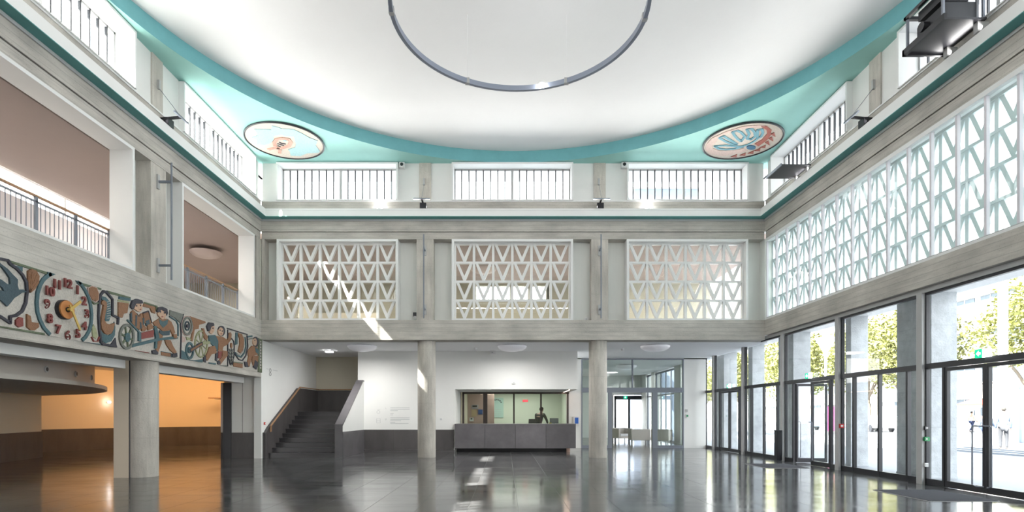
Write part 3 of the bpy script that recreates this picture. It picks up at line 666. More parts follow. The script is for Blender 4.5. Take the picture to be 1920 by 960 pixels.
# lounge
g = struct('wall_lounge', None, label='pale walls of the lounge beyond the glass partition')
obj('lounge_back', MB().box(2.9, 7.1, 36.4, 36.6, 0, 4.05).box(7.1, 9.2, 36.4, 36.6, 2.8, 4.05), WWALL, g)
obj('lounge_piers', MB().box(8.9, 9.3, 35.2, 36.4, 0, 4.05).box(8.9, 9.3, 33.2, 33.9, 0, 4.05).box(8.9, 9.3, 28.2, 29.3, 0, 4.05), WWALL, g)
obj('lounge_ceiling', MB().box(2.9, 9.3, 25.2, 36.6, 4.05, 4.3), WHITE, g)
w = struct('window_%d' % wn, None, label='tall glazing of the lounge seen through the partition'); wn += 1
for (a, b) in ((25.3, 28.2), (29.3, 33.2), (33.9, 35.2)):
    n_ = max(1, round((b - a) / 1.0)); mb = MB()
    for k in range(n_ + 1): yy = a + (b - a) * k / n_; mb.box(9.0, 9.07, yy - 0.03, yy + 0.03, 0, 3.95)
    mb.box(9.0, 9.07, a, b, 2.6, 2.68).box(9.0, 9.07, a, b, 3.9, 4.0).box(9.0, 9.07, a, b, 0, 0.1); obj('window_frame', mb, STEELB, w)
    obj('pane', MB().box(9.03, 9.036, a, b, 0.1, 3.9), GLASS, w)
d7 = struct('door_7', None, label='dark framed glazed double door at the far end of the lounge')
obj('door_frame', MB().box(7.12, 7.24, 36.3, 36.4, 0, 2.75).box(9.0, 9.07, 36.3, 36.4, 0, 2.75).box(7.12, 9.07, 36.3, 36.4, 2.5, 2.75).box(8.02, 8.16, 36.3, 36.4, 0, 2.5), DARKF, d7)
obj('pane', MB().box(7.24, 8.02, 36.35, 36.356, 0, 2.5), GLASS, d7); obj('pane', MB().box(8.16, 9.0, 36.35, 36.356, 0, 2.5), GLASS, d7)
t = thing('exit_sign', 'tiny green exit sign over the lounge double door', 'sign', (7.9, 36.28, 2.5)); obj('green_plate', MB().box(7.72, 7.95, 36.25, 36.29, 2.55, 2.72), EXG, t); obj('white_plate', MB().box(7.80, 7.86, 36.245, 36.25, 2.59, 2.68), EXW, t)
ARM = mat('armchair_leather', (0.62, 0.56, 0.52), 0.5); ARM2 = mat('armchair_side', (0.62, 0.58, 0.53), 0.5); CUSH = mat('white_cushion', (0.75, 0.75, 0.77), 0.6)
def armchair(x, y, rz, lb, w_=0.92):
    t = thing('armchair', lb, 'armchair', (x, y, 0), 'pale tub armchairs in the lounge'); t.rotation_euler = (0, 0, R(rz))
    def p(n, mb, m): return link(n, mb.mesh(n, m), t)
    h = w_ / 2
    b = MB().box(-h, h, 0.30, 0.42, 0.18, 0.76); o = p('backrest', b, ARM2)
    for s_ in (-1, 1):
        o2 = p('armrest', MB().box(s_ * h, s_ * (h - 0.11), -0.38, 0.30, 0.18, 0.74), ARM)
        m_ = o2.modifiers.new('b', 'BEVEL'); m_.width = 0.03; m_.segments = 3
    for oo, nm in ((o, 0),): m_ = oo.modifiers.new('b', 'BEVEL'); m_.width = 0.03; m_.segments = 3
    p('seat_base', MB().box(-h + 0.11, h - 0.11, -0.36, 0.30, 0.18, 0.30), ARM)
    cz = p('seat_cushion', MB().box(-h + 0.12, h - 0.12, -0.38, 0.29, 0.30, 0.44), CUSH); m_ = cz.modifiers.new('b', 'BEVEL'); m_.width = 0.03; m_.segments = 3
    for sx_ in (-1, 1):
        for sy_ in (-0.32, 0.36): p('leg', MB().box(sx_ * (h - 0.06) - 0.02, sx_ * (h - 0.06) + 0.02, sy_ - 0.02, sy_ + 0.02, 0, 0.18), STEEL)
armchair(6.55, 31.2, 20, 'pale armchair facing the hall, left of the group')
armchair(6.95, 28.9, 180, 'pale armchair with its back to the hall, middle of the group', 0.98)
armchair(8.05, 28.6, 150, 'greyish armchair behind the right pane of the partition')
# ---------------- wall small things of the passage
wallbox('defibrillator_box', 'white box with blue front on the white wall right of the counter', 'box', WPL, 3.05, 3.33, 24.9, 25.0, 1.05, 1.42, (3.11, 3.27, 24.89, 24.9, 1.10, 1.37), mat('sign_blue', (0.02, 0.12, 0.5), 0.4))
wallbox('motion_sensor', 'small white sensor on the wall above the reception window', 'sensor', WPL, 0.26, 0.40, 22.24, 22.3, 2.74, 2.84, (0.30, 0.36, 22.235, 22.24, 2.76, 2.80), GREYM)
wallbox('junction_box', 'white box under the passage ceiling left of the middle dish lamp', 'box', WPL, -0.62, -0.40, 22.1, 22.3, 3.93, 4.05, (-0.56, -0.50, 22.095, 22.1, 3.96, 4.0), GREYM)
wallbox('alarm_box', 'tiny red call point low on the wall left of the stairs', 'alarm', RED, XL, XL + 0.03, 19.2, 19.28, 1.15, 1.24, (XL + 0.03, XL + 0.035, 19.22, 19.26, 1.18, 1.21), WPL)
wallbox('wall_switch', 'white switch on the wall between column and counter', 'switch', WPL, -2.64, -2.55, 22.27, 22.3, 1.27, 1.37, (-2.62, -2.57, 22.265, 22.27, 1.29, 1.35), GREYM)
wallbox('info_plate', 'narrow white plate on the wall just right of the middle column', 'plate', WPL, -2.98, -2.86, 22.27, 22.3, 1.25, 1.75, (-2.96, -2.88, 22.265, 22.27, 1.5, 1.7), GREYM)
wallbox('wall_switch', 'small grey switch on the white pier beside the partition', 'switch', GREYM, 8.12, 8.2, 24.96, 25.0, 1.62, 1.74, (8.13, 8.19, 24.955, 24.96, 1.64, 1.72), STEEL)
wallbox('door_button', 'small green button on the white pier beside the partition', 'switch', WPL, 8.12, 8.24, 24.96, 25.0, 1.38, 1.52, (8.14, 8.22, 24.955, 24.96, 1.41, 1.49), GRN)
for (x, y, lb) in ((-1.15, 21.2, 'small smoke detector on the passage ceiling left of the middle lamp'), (4.5, 21.4, 'small smoke detector on the passage ceiling left of the right lamp')):
    t = thing('smoke_detector', lb, 'detector', (x, y, 4.0)); obj('base_ring', MB().lathe([(0.06, 0.02), (0.06, 0.05)], (x, y, 4.0), 16), WPL, t); obj('sensor_head', MB().lathe([(0.02, -0.03), (0.045, -0.01), (0.045, 0.02)], (x, y, 4.0), 16), WPL, t)
t = thing('ceiling_spot', 'bright square light at the edge of the passage ceiling above the stairs', 'light', (-7.0, 21.6, 4.0)); obj('diffuser', MB().box(-7.12, -6.86, 21.9, 22.1, 3.97, 4.01), mat('cool_light', (1, 1, 1), emit=8), t); obj('housing', MB().box(-7.14, -6.84, 21.88, 22.12, 4.01, 4.05), WPL, t)
# text marks
TXT = mat('dark_lettering', (0.10, 0.10, 0.11), 0.6); TXTG = mat('grey_lettering', (0.42, 0.43, 0.44), 0.7)
def text(name, body, size, loc, rot, m, parent=None, ext=0.003, off=0.0, align='CENTER'):
    c = bpy.data.curves.new(name, 'FONT'); c.body = body; c.size = size; c.extrude = ext; c.offset = off; c.align_x = align; c.align_y = 'CENTER'
    tmp = bpy.data.objects.new('tmp', c); COL.objects.link(tmp)
    dg = bpy.context.evaluated_depsgraph_get(); dg.update()
    me = bpy.data.meshes.new_from_object(tmp.evaluated_get(dg)); COL.objects.unlink(tmp); bpy.data.objects.remove(tmp)
    me.name = name; me.materials.clear(); me.materials.append(m)
    return link(name, me, parent, loc, rot=rot)
t = thing('room_number', 'thin dark figure 8 on the white wall left of the stairs', 'number', (0, 0, 0))
text('numeral', '8', 0.42, (XL + 0.004, 19.72, 2.99), (R(90), 0, R(90)), TXT, t, 0.002, -0.012)
obj('arrow_line', MB().box(XL, XL + 0.004, 19.95, 20.35, 3.10, 3.112).box(XL, XL + 0.004, 19.42, 19.58, 3.10, 3.11), TXTG, t)
t = thing('wall_lettering', 'faint grey blocks of small printed text on the white wall left of the middle column', 'lettering', (0, 0, 0))
def tline(x0, x1, y): 
    a = rpx(x0, y, 22.3); b = rpx(x1, y, 22.3); obj('text_line', MB().box(a[0], b[0], 22.295, 22.3, a[2] - 0.008, a[2] + 0.008), TXTG, t)
for (x0, x1, y) in ((732, 768, 764.8), (732, 768, 767.5), (732, 746, 770), (732, 738, 775), (732, 737, 778), (732, 768, 783.5), (732, 768, 786.5), (732, 752, 788.7), (732, 741, 791.5), (732, 766, 794)): tline(x0, x1, y)
def oline(P, w_=0.007):
    for p, q in zip(P, P[1:]):
        a = rpx(p[0], p[1], 22.297); b = rpx(q[0], q[1], 22.297); obj('symbol_line', MB().bar(a, b, w_), TXTG, t)
oline([(706 + 3.5 + 3 * math.cos(q * 0.785), 772.5 + 3 * math.sin(q * 0.785)) for q in range(9)]); oline([(707, 768.5), (713, 768.5)]); oline([(706, 785), (713, 785), (713, 793), (706, 793), (706, 785)]); oline([(706, 789), (713, 789)]); oline([(722, 764), (724, 767)]); oline([(722, 785), (725, 785), (723.5, 788), (722, 785)])
# ---------------- dish lamps
DISH = mat('dish_glass', (0.72, 0.72, 0.76), 0.35, emit=0.05)
def dish(x, y, zc, lb, grp='shallow dish ceiling lamps', e=0, m_=DISH):
    t = thing('dish_lamp', lb, 'ceiling lamp', (x, y, zc - 0.2), grp)
    prof = [(0.001, -0.24)] + [(0.53 * math.sin(R(a)), -0.04 - 0.20 * math.cos(R(a))) for a in (15, 30, 45, 60, 75, 85)] + [(0.53, -0.03), (0.50, -0.03)]
    obj('dish', MB().lathe(prof, (x, y, zc), 40), m_, t, True)
    obj('ceiling_rose', MB().lathe([(0.40, -0.03), (0.40, 0.0)], (x, y, zc), 32), DARKF, t)
dish(-5.27, 20.4, 4.05, 'white dish lamp on the passage ceiling above the stairs')
dish(0.24, 20.4, 4.05, 'white dish lamp on the passage ceiling above the reception')
dish(5.5, 20.4, 4.05, 'white dish lamp on the passage ceiling at the right')
for x in (-5.27, 0.24, 5.5): lamp('passage_fill', 'AREA', (x, 20.4, 3.76), (0, 0, 0), 28, (1, 0.98, 0.95), shape='DISK', size=1.0)  # fill lamps added below the dishes, which are themselves unlit
dish(6.2, 28.5, 4.05, 'white dish lamp inside the lounge')
# ================================================================ UPPER GALLERIES
g = struct('wall_gallery', None, label='mauve ceilings and beige walls of the upper galleries behind the openings')
obj('gallery_floor', MB().box(-17, -8.97, -6, 28, 4.40, 4.74).box(-8.97, 9.3, 19.6, 25.4, 4.40, 4.74).box(-8.97, 9.3, -6, 1.28, 4.05, 4.74), WHITE, g)
obj('gallery_ceiling_left', MB().box(-12.1, -8.97, -6, 19.6, 7.47, 7.9), MAUVE, g)
obj('gallery_ceiling_corner', MB().box(-15, -12.1, 18.7, 25.4, 7.47, 7.9), MAUVE, g)
obj('gallery_ceiling_back', MB().box(-12.1, 9.3, 19.6, 25.4, 7.47, 7.9).box(-8.97, 9.3, -6, 1.28, 7.47, 7.9), MAUVE, g)
obj('gallery_roof', MB().box(-13.2, -8.97, -6, 25.6, 7.9, 8.3).box(-13.2, 9.5, 19.6, 25.6, 7.9, 8.3).box(-8.97, 9.5, -6, 1.28, 7.9, 8.3), CONCX, g)
# outer wall of left gallery with strip window
obj('gallery_outer_wall', MB().box(-12.9, -12.6, -6, 18.7, 4.74, 7.1).box(-12.9, -12.6, -6, 18.7, 7.75, 8.3), mat('gallery_grey_wall', (0.68, 0.66, 0.68), 0.8), g)
obj('corner_wall', MB().box(-15.2, -15, 18.7, 25.4, 4.74, 7.9), MAUVE, g)
obj('sun_block_slab', MB().box(-13.9, -12.9, -6, 18.8, 7.75, 7.85), WHITE, g)  # unseen slab added to keep direct sun out of the strip window
obj('gallery_back_wall', MB().box(-15, -1.4, 25.2, 25.4, 4.74, 7.47).box(1.9, 9.3, 25.2, 25.4, 4.74, 7.47).box(-1.4, 1.9, 25.2, 25.4, 4.74, 6.75).box(-1.4, 1.9, 25.2, 25.4, 7.35, 7.47), OLIVE, g)
obj('gallery_front_wall', MB().box(-12.9, 9.3, -6.2, -6, 0, 8.3), BEIGE, g)
obj('gallery_cross_wall', MB().box(-15, -12.6, 18.6, 18.8, 4.74, 7.9), MAUVE, g)
w = struct('window_%d' % wn, None, label='bright strip window high in the far wall of the left gallery'); wn += 1
mb = MB().box(-12.8, -12.7, -6, 18.6, 7.1, 7.14).box(-12.8, -12.7, -6, 18.6, 7.71, 7.75)
for k in range(8): mb.box(-12.8, -12.7, -5 + k * 3 - 0.03, -5 + k * 3 + 0.03, 7.14, 7.71)
obj('window_frame', mb, WHITE, w); obj('pane', MB().box(-12.76, -12.754, -6, 18.6, 7.14, 7.71), GLASS, w)
w = struct('window_%d' % wn, None, label='row of small high windows behind the middle lattice screen'); wn += 1
mb = MB()
for k in range(5): mb.box(-1.4 + k * 0.825 - 0.06, -1.4 + k * 0.825 + 0.06, 25.2, 25.35, 6.75, 7.35)
obj('window_frame', mb, OLIVE, w)
mb = MB()
for k in range(17): mb.box(-1.4 + k * 0.206 - 0.01, -1.4 + k * 0.206 + 0.01, 25.3, 25.33, 6.75, 7.35)
obj('glazing_bar', mb, STEELB, w); obj('pane', MB().box(-1.4, 1.9, 25.34, 25.345, 6.75, 7.35), GLASS, w)
portal((0.25, 25.5, 7.05), (R(-90), 0, 0), 3.2, 0.6); portal((-12.95, 8, 7.42), (R(90), 0, R(-90)), 21, 0.7)
WARMD = mat('warm_dish', (0.42, 0.34, 0.31), 0.4, emit=0.02)
dish(-10.75, 19.9, 7.36, 'dusky pink dish lamp under the gallery ceiling in the far left opening', 'gallery dish lamps', 0, WARMD)
dish(-0.9, 22.5, 7.47, 'dish lamp behind the middle lattice screen', 'gallery dish lamps', 0, WARMD)
lamp('gallery_fill', 'AREA', (-10.8, 16.5, 7.4), (0, 0, 0), 30, (1, 0.9, 0.8), shape='DISK', size=1.0)  # fill lamps added to lift the dark galleries, no fittings behind them
lamp('gallery_fill', 'AREA', (-10.8, 10.5, 7.4), (0, 0, 0), 20, (1, 0.9, 0.8), shape='DISK', size=1.0)
for x in (-12.3, -5.8, 0.2, 6.2): lamp('gallery_fill', 'AREA', (x, 22.6, 7.2), (0, 0, 0), 30, (1, 0.9, 0.78), shape='DISK', size=1.0)
# balustrades of the left openings
def balustrade(c, lb):
    t = thing('balcony_railing', lb, 'railing', (-8.88, c + 3, 4.74), 'balcony railings of the left wall')
    X = -8.93; a, b = c + 1.0, c + 5.07
    obj('handrail', MB().box(X - 0.03, X + 0.03, a, b, 5.635, 5.67), WOOD, t, label='oak handrail'); obj('top_rail', MB().box(X - 0.02, X + 0.02, a, b, 5.53, 5.56), STEELB, t); obj('bottom_rail', MB().box(X - 0.02, X + 0.02, a, b, 4.80, 4.82), STEELB, t)
    n = 0; y = b - 0.02
    while y > a:
        obj('post', MB().box(X - 0.02, X + 0.02, y - 0.03, y + 0.03, 4.74, 5.635), STEELB, t)
        for k in range(1, 9):
            yy = y - k * 0.108
            if yy > a: obj('baluster', MB().box(X - 0.006, X + 0.006, yy - 0.006, yy + 0.006, 4.82, 5.53), STEELB, t)
        y -= 0.972
balustrade(13.44, 'steel railing with oak handrail in the far balcony opening'); balustrade(7.44, 'steel railing with oak handrail in the near balcony opening')
# ================================================================ LEFT LOWER HALL (warm lit)
g = struct('wall_left_hall', None, label='curved warm-lit wall of the low hall on the left')
obj('fascia', MB().box(-9.3, -9.0, -6, 19.1, 2.59, 2.79), WHITE, g)
obj('soffit', MB().box(-9.0, XL - 0.6, -6, 19.1, 2.79, 3.2), WHITE, g)
obj('hall_ceiling', MB().box(-24, -9.0, -6, 30, 3.45, 3.75), mat('warm_ceiling', (0.7, 0.62, 0.5), 0.8), g)
cur = [(-19.6, 14), (-19.2, 17.5), (-18.75, 20.3), (-18.4, 22), (-17.9, 23.4), (-17.3, 24.9), (-16.6, 26.0), (-15.8, 26.9), (-14.8, 27.6), (-13.6, 28.1), (-12, 28.4), (-9.9, 28.5)]
def strip(mb, pts, z0, z1, t=0.0):
    for p, q in zip(pts, pts[1:]):
        d = Vector((q[0] - p[0], q[1] - p[1], 0)).normalized(); n = Vector((d.y, -d.x, 0)) * t
        b = len(mb.v); mb.v += [(p[0] + n.x, p[1] + n.y, z0), (q[0] + n.x, q[1] + n.y, z0), (q[0] + n.x, q[1] + n.y, z1), (p[0] + n.x, p[1] + n.y, z1)]; mb.f.append((b, b + 1, b + 2, b + 3))
    return mb
obj('curved_wall', strip(MB(), cur, 0, 3.5), ORANGE, g, True)
obj('curved_dado', strip(strip(MB(), cur, 0, 0.91, 0.05), [cur[0], cur[0]], 0, 0.1), SLATE, g, True)
obj('right_wall', MB().box(-9.9, -9.7, 19.5, 28.5, 0, 3.5), ORANGE, g)
dr = struct('wall_drum', None, label='cream wall of the round core on the far left with slate dado')
dc = [(-14.2, 8), (-14.6, 12), (-15.1, 15), (-15.7, 17.2), (-16.4, 19.6), (-17.4, 19.9), (-19.6, 20)]
obj('drum_wall', strip(MB(), dc, 0, 3.45), mat('cream_plaster', (0.66, 0.58, 0.45), 0.8), dr); obj('drum_dado', strip(MB(), dc, 0, 0.91, 0.04), SLATE, dr)
# curved canopy
cc = Vector((-20.4, 9.9)); canopy = thing('curved_canopy', 'grey curved canopy with a thin projecting lip at the upper left of the warm hall', 'canopy', (-16, 14, 2.2))
def arcp(r, a0, a1, n=28): return [(cc.x + r * math.cos(R(a0 + (a1 - a0) * k / n)), cc.y + r * math.sin(R(a0 + (a1 - a0) * k / n))) for k in range(n + 1)]
A = arcp(10.8, -25, 72); mb = MB(); mb.prism([(x, y, 2.19) for x, y in A] + [(cc.x + 3, cc.y + 9.5, 2.19), (cc.x + 3, cc.y - 4, 2.19)], (0, 0, 0.1)); obj('canopy_lip', mb, mat('canopy_grey', (0.5, 0.47, 0.43), 0.5), canopy)
B = arcp(10.5, -25, 70); mb = MB(); strip(mb, B, 2.29, 3.45); obj('canopy_band', mb, mat('canopy_band_grey', (0.52, 0.48, 0.44), 0.45, 0.1), canopy, True)
for a in (5, 13, 21, 29.5):
    p = Vector((cc.x + 10.5 * math.cos(R(a)), cc.y + 10.5 * math.sin(R(a)), 2.50)); n = Vector((math.cos(R(a)), math.sin(R(a)), 0))
    obj('nozzle', MB().tube([p, p + n * 0.03], 0.07, 16), GREYM, canopy); obj('nozzle_hole', MB().tube([p + n * 0.03, p + n * 0.035], 0.045, 16), BLACK, canopy)
# warm lamps added in place of the cove light along the walls
WL = mat('warm_bulb', (1, 0.75, 0.4), emit=5, ecol=(1, 0.85, 0.6))
def washlight(x, y, z, e, lb, aim=None):
    t = thing('warm_washlight', lb, 'light', (x, y, z), 'added warm washlights of the left hall')
    obj('bulb', MB().lathe([(0.001, -0.02), (0.07, -0.02), (0.07, 0.0)], (x, y, z), 16), WL, t); obj('rim', MB().lathe([(0.07, -0.015), (0.095, -0.015), (0.095, 0.0)], (x, y, z), 16), WHITE, t)
    o = lamp('warm_glow', 'AREA', (x, y, z - 0.05), (0, 0, 0), e * 0.75, (1.0, 0.55, 0.24), shape='DISK', size=1.0)
    if aim: o.rotation_euler = (Vector(aim) - Vector((x, y, z - 0.05))).to_track_quat('-Z', 'Y').to_euler()
washlight(-15.2, 22.8, 3.45, 36, 'warm downlight added before the curved wall at its far left', (-17.8, 24.2, 1.6))
washlight(-13.6, 24.6, 3.45, 60, 'warm downlight added before the curved wall right of the column', (-15.0, 27.5, 1.6))
washlight(-11.6, 25.4, 3.45, 40, 'warm downlight added before the right part of the curved wall', (-12.4, 28.2, 1.6))
washlight(-12.6, 17.4, 3.45, 16, 'warm downlight added near the left column', (-15.6, 17.2, 1.6))
washlight(-12.0, 11.0, 3.45, 7, 'warm downlight added above the canopy of the left hall')
p = rpx(205, 754, 24.3); t = thing('wall_lamp', 'small bright white lamp on the orange wall left of the cream post', 'lamp', p); obj('lamp_glass', MB().lathe([(0.001, -0.05), (0.06, -0.03), (0.06, 0.03), (0.001, 0.05)], p, 16), mat('bright_glass', (1, 1, 1), emit=7), t, True); obj('bracket', MB().box(p[0] - 0.12, p[0] - 0.02, p[1], p[1] + 0.08, p[2] - 0.02, p[2] + 0.02), WPL, t)
p = rpx(404, 746, 26.5); t = thing('wall_ledge', 'thin brown ledge lamp high on the orange wall beside the door pocket', 'shelf', p); obj('ledge_board', MB().box(p[0] - 0.35, p[0] + 0.6, 26.5, 26.8, p[2] - 0.03, p[2] + 0.02), mat('brown_ledge', (0.3, 0.17, 0.08), 0.5), t); obj('ledge_support', MB().box(p[0] - 0.1, p[0] + 0.1, 26.6, 28.2, p[2] - 0.06, p[2] - 0.03), STEEL, t)
# ================================================================ RODS, BRACKETS, RIGS
def rod(M, s, lb):
    q = M(s, -0.30); t = thing('steel_rod', lb, 'rod', (q[0], q[1], 4.75), 'vertical steel rods on the pilasters')
    obj('rod', MB().tube([(q[0], q[1], 4.75), (q[0], q[1], 7.58)], 0.022, 8), STEELB, t)
    for z in (7.12, 5.10):
        a = M(s, 0.04); b = M(s, -0.31)
        obj('bracket_arm', MB().bar((a[0], a[1], z), (b[0], b[1], z), 0.045, 0.05), STEELB, t)
        mb = MB().wbox(M, s - 0.04, s + 0.04, 0.0, 0.04, z - 0.17, z + 0.17); obj('bracket_plate', mb, STEEL, t)
rod(MK, -2.76, 'vertical steel rod on the back pilaster between left and middle screens'); rod(MK, 3.22, 'vertical steel rod on the back pilaster between middle and right screens'); rod(ML, 13.40, 'vertical steel rod on brackets beside the far balcony opening')
def stay(M, s, lb):
    t = thing('cornice_stay', lb, 'bracket', (*M(s, -0.2), 8.48), 'dark steel arms on the cornice')
    a = M(s, 0.0); b = M(s, -0.50)
    obj('clamp_block', MB().wbox(M, s - 0.10, s + 0.12, -0.26, -0.14, 8.476, 8.66), BLACK, t)
    obj('arm', MB().bar((*a, 8.66), (*b, 8.70), 0.05), BLACK, t)
    obj('cross_bar', MB().wbox(M, s - 0.28, s + 0.28, -0.53, -0.49, 8.68, 8.72), STEELB, t)
    c = M(s, 0.06); obj('stay_cable', MB().tube([(*b, 8.72), (*c, 9.45)], 0.006, 6), STEELB, t)
    obj('cable_hook', MB().wbox(M, s - 0.03, s + 0.03, 0.0, 0.06, 9.38, 9.6), STEEL, t)
stay(MK, -2.80, 'dark steel arm clamped on the back cornice between left and middle windows'); stay(MK, 3.2, 'dark steel arm clamped on the back cornice between middle and right windows')
stay(ML, 13.44, 'dark steel arm on the left cornice with a stay cable'); stay(MR, 13.44, 'dark steel arm on the right cornice with a stay cable')
# equipment platforms on the right cornice
t = thing('equipment_shelf', 'flat black panel cantilevered over the right cornice near the back corner', 'platform', (8.3, 16.2, 8.55))
obj('panel', MB().box(7.86, 8.70, 15.8, 16.7, 8.60, 8.635), BLACK, t); obj('edge_channel', MB().box(7.84, 7.87, 15.8, 16.7, 8.59, 8.66), STEELB, t); [obj('support_beam', MB().box(8.64, 8.8, yy, yy + 0.1, 8.48, 8.60), STEEL, t) for yy in (15.9, 16.5)]
t = thing('projector_rig', 'large black projector rig on a platform at the upper right corner', 'projector', (8.3, 10.5, 8.5))
obj('base_plate', MB().box(7.95, 8.72, 10.05, 11.0, 8.66, 8.70), BLACK, t); obj('edge_channel', MB().box(7.90, 7.96, 10.0, 11.05, 8.62, 8.74).box(7.9, 8.72, 11.0, 11.05, 8.62, 8.74), BLACK, t)
obj('projector_body', MB().box(8.05, 8.62, 10.15, 10.85, 8.74, 9.05), DARKF, t); obj('lens', MB().tube([(8.05, 10.6, 8.9), (7.93, 10.6, 8.9)], 0.09, 20), BLACK, t)
for (x, y) in ((7.95, 10.08), (7.95, 10.97), (8.68, 10.08), (8.68, 10.97)): obj('strut', MB().box(x - 0.02, x + 0.02, y - 0.02, y + 0.02, 8.70, 9.32), STEELB, t)
obj('top_frame', MB().box(7.9, 8.72, 10.04, 10.1, 9.3, 9.36).box(7.9, 8.72, 10.95, 11.01, 9.3, 9.36).box(7.9, 7.96, 10.04, 11.0, 9.3, 9.36), BLACK, t)
obj('side_box', MB().box(8.0, 8.5, 10.2, 10.75, 9.1, 9.28), BLACK, t); obj('yellow_knob', MB().lathe([(0.001, 0), (0.03, 0.0), (0.03, 0.03), (0.001, 0.03)], (8.62, 10.1, 9.1), 12), mat('yellow_plastic', (0.6, 0.5, 0.03)), t)
[obj('support_beam', MB().box(8.6, 8.8, yy, yy + 0.1, 8.48, 8.66), STEEL, t) for yy in (10.1, 10.8)]
# spot lamps on the cornice and small cameras
for (x, lb) in ((712, 'small lit round lamp on the back cornice under the left window'), (1215, 'small lit round lamp on the back cornice under the right window')):
    X = (x - VX) / F * 18.85; t = thing('cornice_lamp', lb, 'lamp', (X, 18.85, 8.47)); obj('lamp_glass', MB().lathe([(0.001, 0.08), (0.07, 0.07), (0.09, 0.03), (0.09, 0)], (X, 18.86, 8.476), 16), mat('lamp_lit', (1, 1, 1), emit=12), t, True); obj('base', MB().lathe([(0.10, 0), (0.10, 0.01)], (X, 18.86, 8.475), 16), WPL, t)
for (x, lb) in ((754, 'small white camera with a black lens right of the left clerestory window'), (1170, 'small white camera with a black lens left of the right clerestory window')):
    X = (x - VX) / F * 19.0; t = thing('security_camera', lb, 'camera', (X, 19.05, 10.0)); obj('housing', MB().box(X - 0.09, X + 0.09, 18.92, 19.1, 9.95, 10.12), WPL, t); obj('lens', MB().tube([(X, 18.92, 10.04), (X, 18.90, 10.04)], 0.055, 14), BLACK, t)
X = (777 - VX) / F * 19.2; wallbox('wall_speaker', 'small black device on the white panel left of the back pilaster', 'device', BLACK, X - 0.06, X + 0.06, 19.25, 19.4, 4.92, 5.05, (X - 0.03, X + 0.06, 19.24, 19.25, 4.84, 4.92), WPL)
X = (1100 - VX) / F * 19.2; wallbox('wall_socket', 'small white device at the foot of the white panel left of the right pilaster', 'device', WPL, X - 0.07, X + 0.07, 19.3, 19.4, 4.76, 4.88, (X - 0.03, X + 0.03, 19.29, 19.3, 4.79, 4.85), GREYM)
# ================================================================ MOSAIC FRIEZE
def mosaic(name, col): return mat(name, col, 0.6, var=0.22, vs=(26, 26, 26), bump=0.5, bs=55)
MG = mosaic('mosaic_cream', (0.52, 0.49, 0.445)); MBL = mosaic('mosaic_slate_blue', (0.05, 0.085, 0.105)); MTL = mosaic('mosaic_teal', (0.065, 0.13, 0.15))
MDK = mosaic('mosaic_dark', (0.045, 0.045, 0.06)); MOR = mosaic('mosaic_orange', (0.27, 0.135, 0.07)); MBR = mosaic('mosaic_brown', (0.25, 0.12, 0.06)); MRD = mosaic('mosaic_red', (0.24, 0.06, 0.05))
MGN = mosaic('mosaic_green', (0.12, 0.15, 0.09)); MGY = mosaic('mosaic_grey', (0.17, 0.18, 0.16)); MSK = mosaic('mosaic_skin', (0.55, 0.36, 0.25)); MLG = mosaic('mosaic_light_green', (0.33, 0.34, 0.20)); MPK = mosaic('mosaic_pink', (0.5, 0.36, 0.32))
FX = XL + 0.012
def fw(x, y):                                   # point of the photograph -> point on the frieze plane of the left wall
    Y = FX * F / (x - VX); return (Y, H + (VY - y) / F * Y)
CR_ = {'A': (0, 480, 5.333), 'B': (130, 500, 6.0), 'C': (210, 545, 6.857), 'D': (330, 580, 7.382), 'G': (0, 460, 4.3625)}
def cp(c, pts):
    ox, oy, s_ = CR_[c]; return [fw(ox + a / s_, oy + b / s_) for a, b in pts]
fz = thing('mosaic_frieze', 'long coloured mosaic relief with bird, cart and boys on the left concrete beam', 'relief', (0, 0, 0))
zt0, zt1 = 2.94, 4.10
obj('relief_ground', MB().box(XL - 0.01, FX, 7.0, 18.99, zt0, zt1), MG, fz)
def rel(name, c, pts, m, h=0.022, base=FX):
    P = cp(c, pts) if c else pts
    P = [(a, min(max(b, zt0 - 0.005), zt1 + 0.02)) for a, b in P]
    return obj(name, MB().prism([(base, a, b) for a, b in P], (h, 0, 0)), m, fz)
def stroke2(P, w_, base, h, axis='x', closed=False):
    """thick line of quads with round joints in a plane; P are 2D points"""
    mb = MB(); Q = P + [P[0]] if closed else P
    def v3(a, b): return (base, a, b) if axis == 'x' else (a, b, base)
    off = (h, 0, 0) if axis == 'x' else (0, 0, h)
    for (p, q) in zip(Q, Q[1:]):
        d = Vector((q[0] - p[0], q[1] - p[1]));
        if d.length < 1e-5: continue
        n = Vector((-d.y, d.x)).normalized() * w_ / 2
        mb.prism([v3(p[0] + n.x, p[1] + n.y), v3(q[0] + n.x, q[1] + n.y), v3(q[0] - n.x, q[1] - n.y), v3(p[0] - n.x, p[1] - n.y)], off)
    for p in Q[1:-1] if not closed else Q[:-1]:
        mb.prism([v3(p[0] + w_ / 2 * math.cos(k * math.pi / 4), p[1] + w_ / 2 * math.sin(k * math.pi / 4)) for k in range(8)], (off[0] * 0.98, 0, off[2] * 0.98))
    return mb
def sline(name, c, pts, m, w_=0.04, h=0.03, closed=False):
    P = [(a, min(max(b, zt0 + w_ / 3), zt1)) for a, b in cp(c, pts)]
    return obj(name, stroke2(P, w_, FX, h, closed=closed), m, fz)
def ell(cx_, cy_, rx, ry, n=20): return [(cx_ + rx * math.cos(k * 2 * math.pi / n), cy_ + ry * math.sin(k * 2 * math.pi / n)) for k in range(n)]
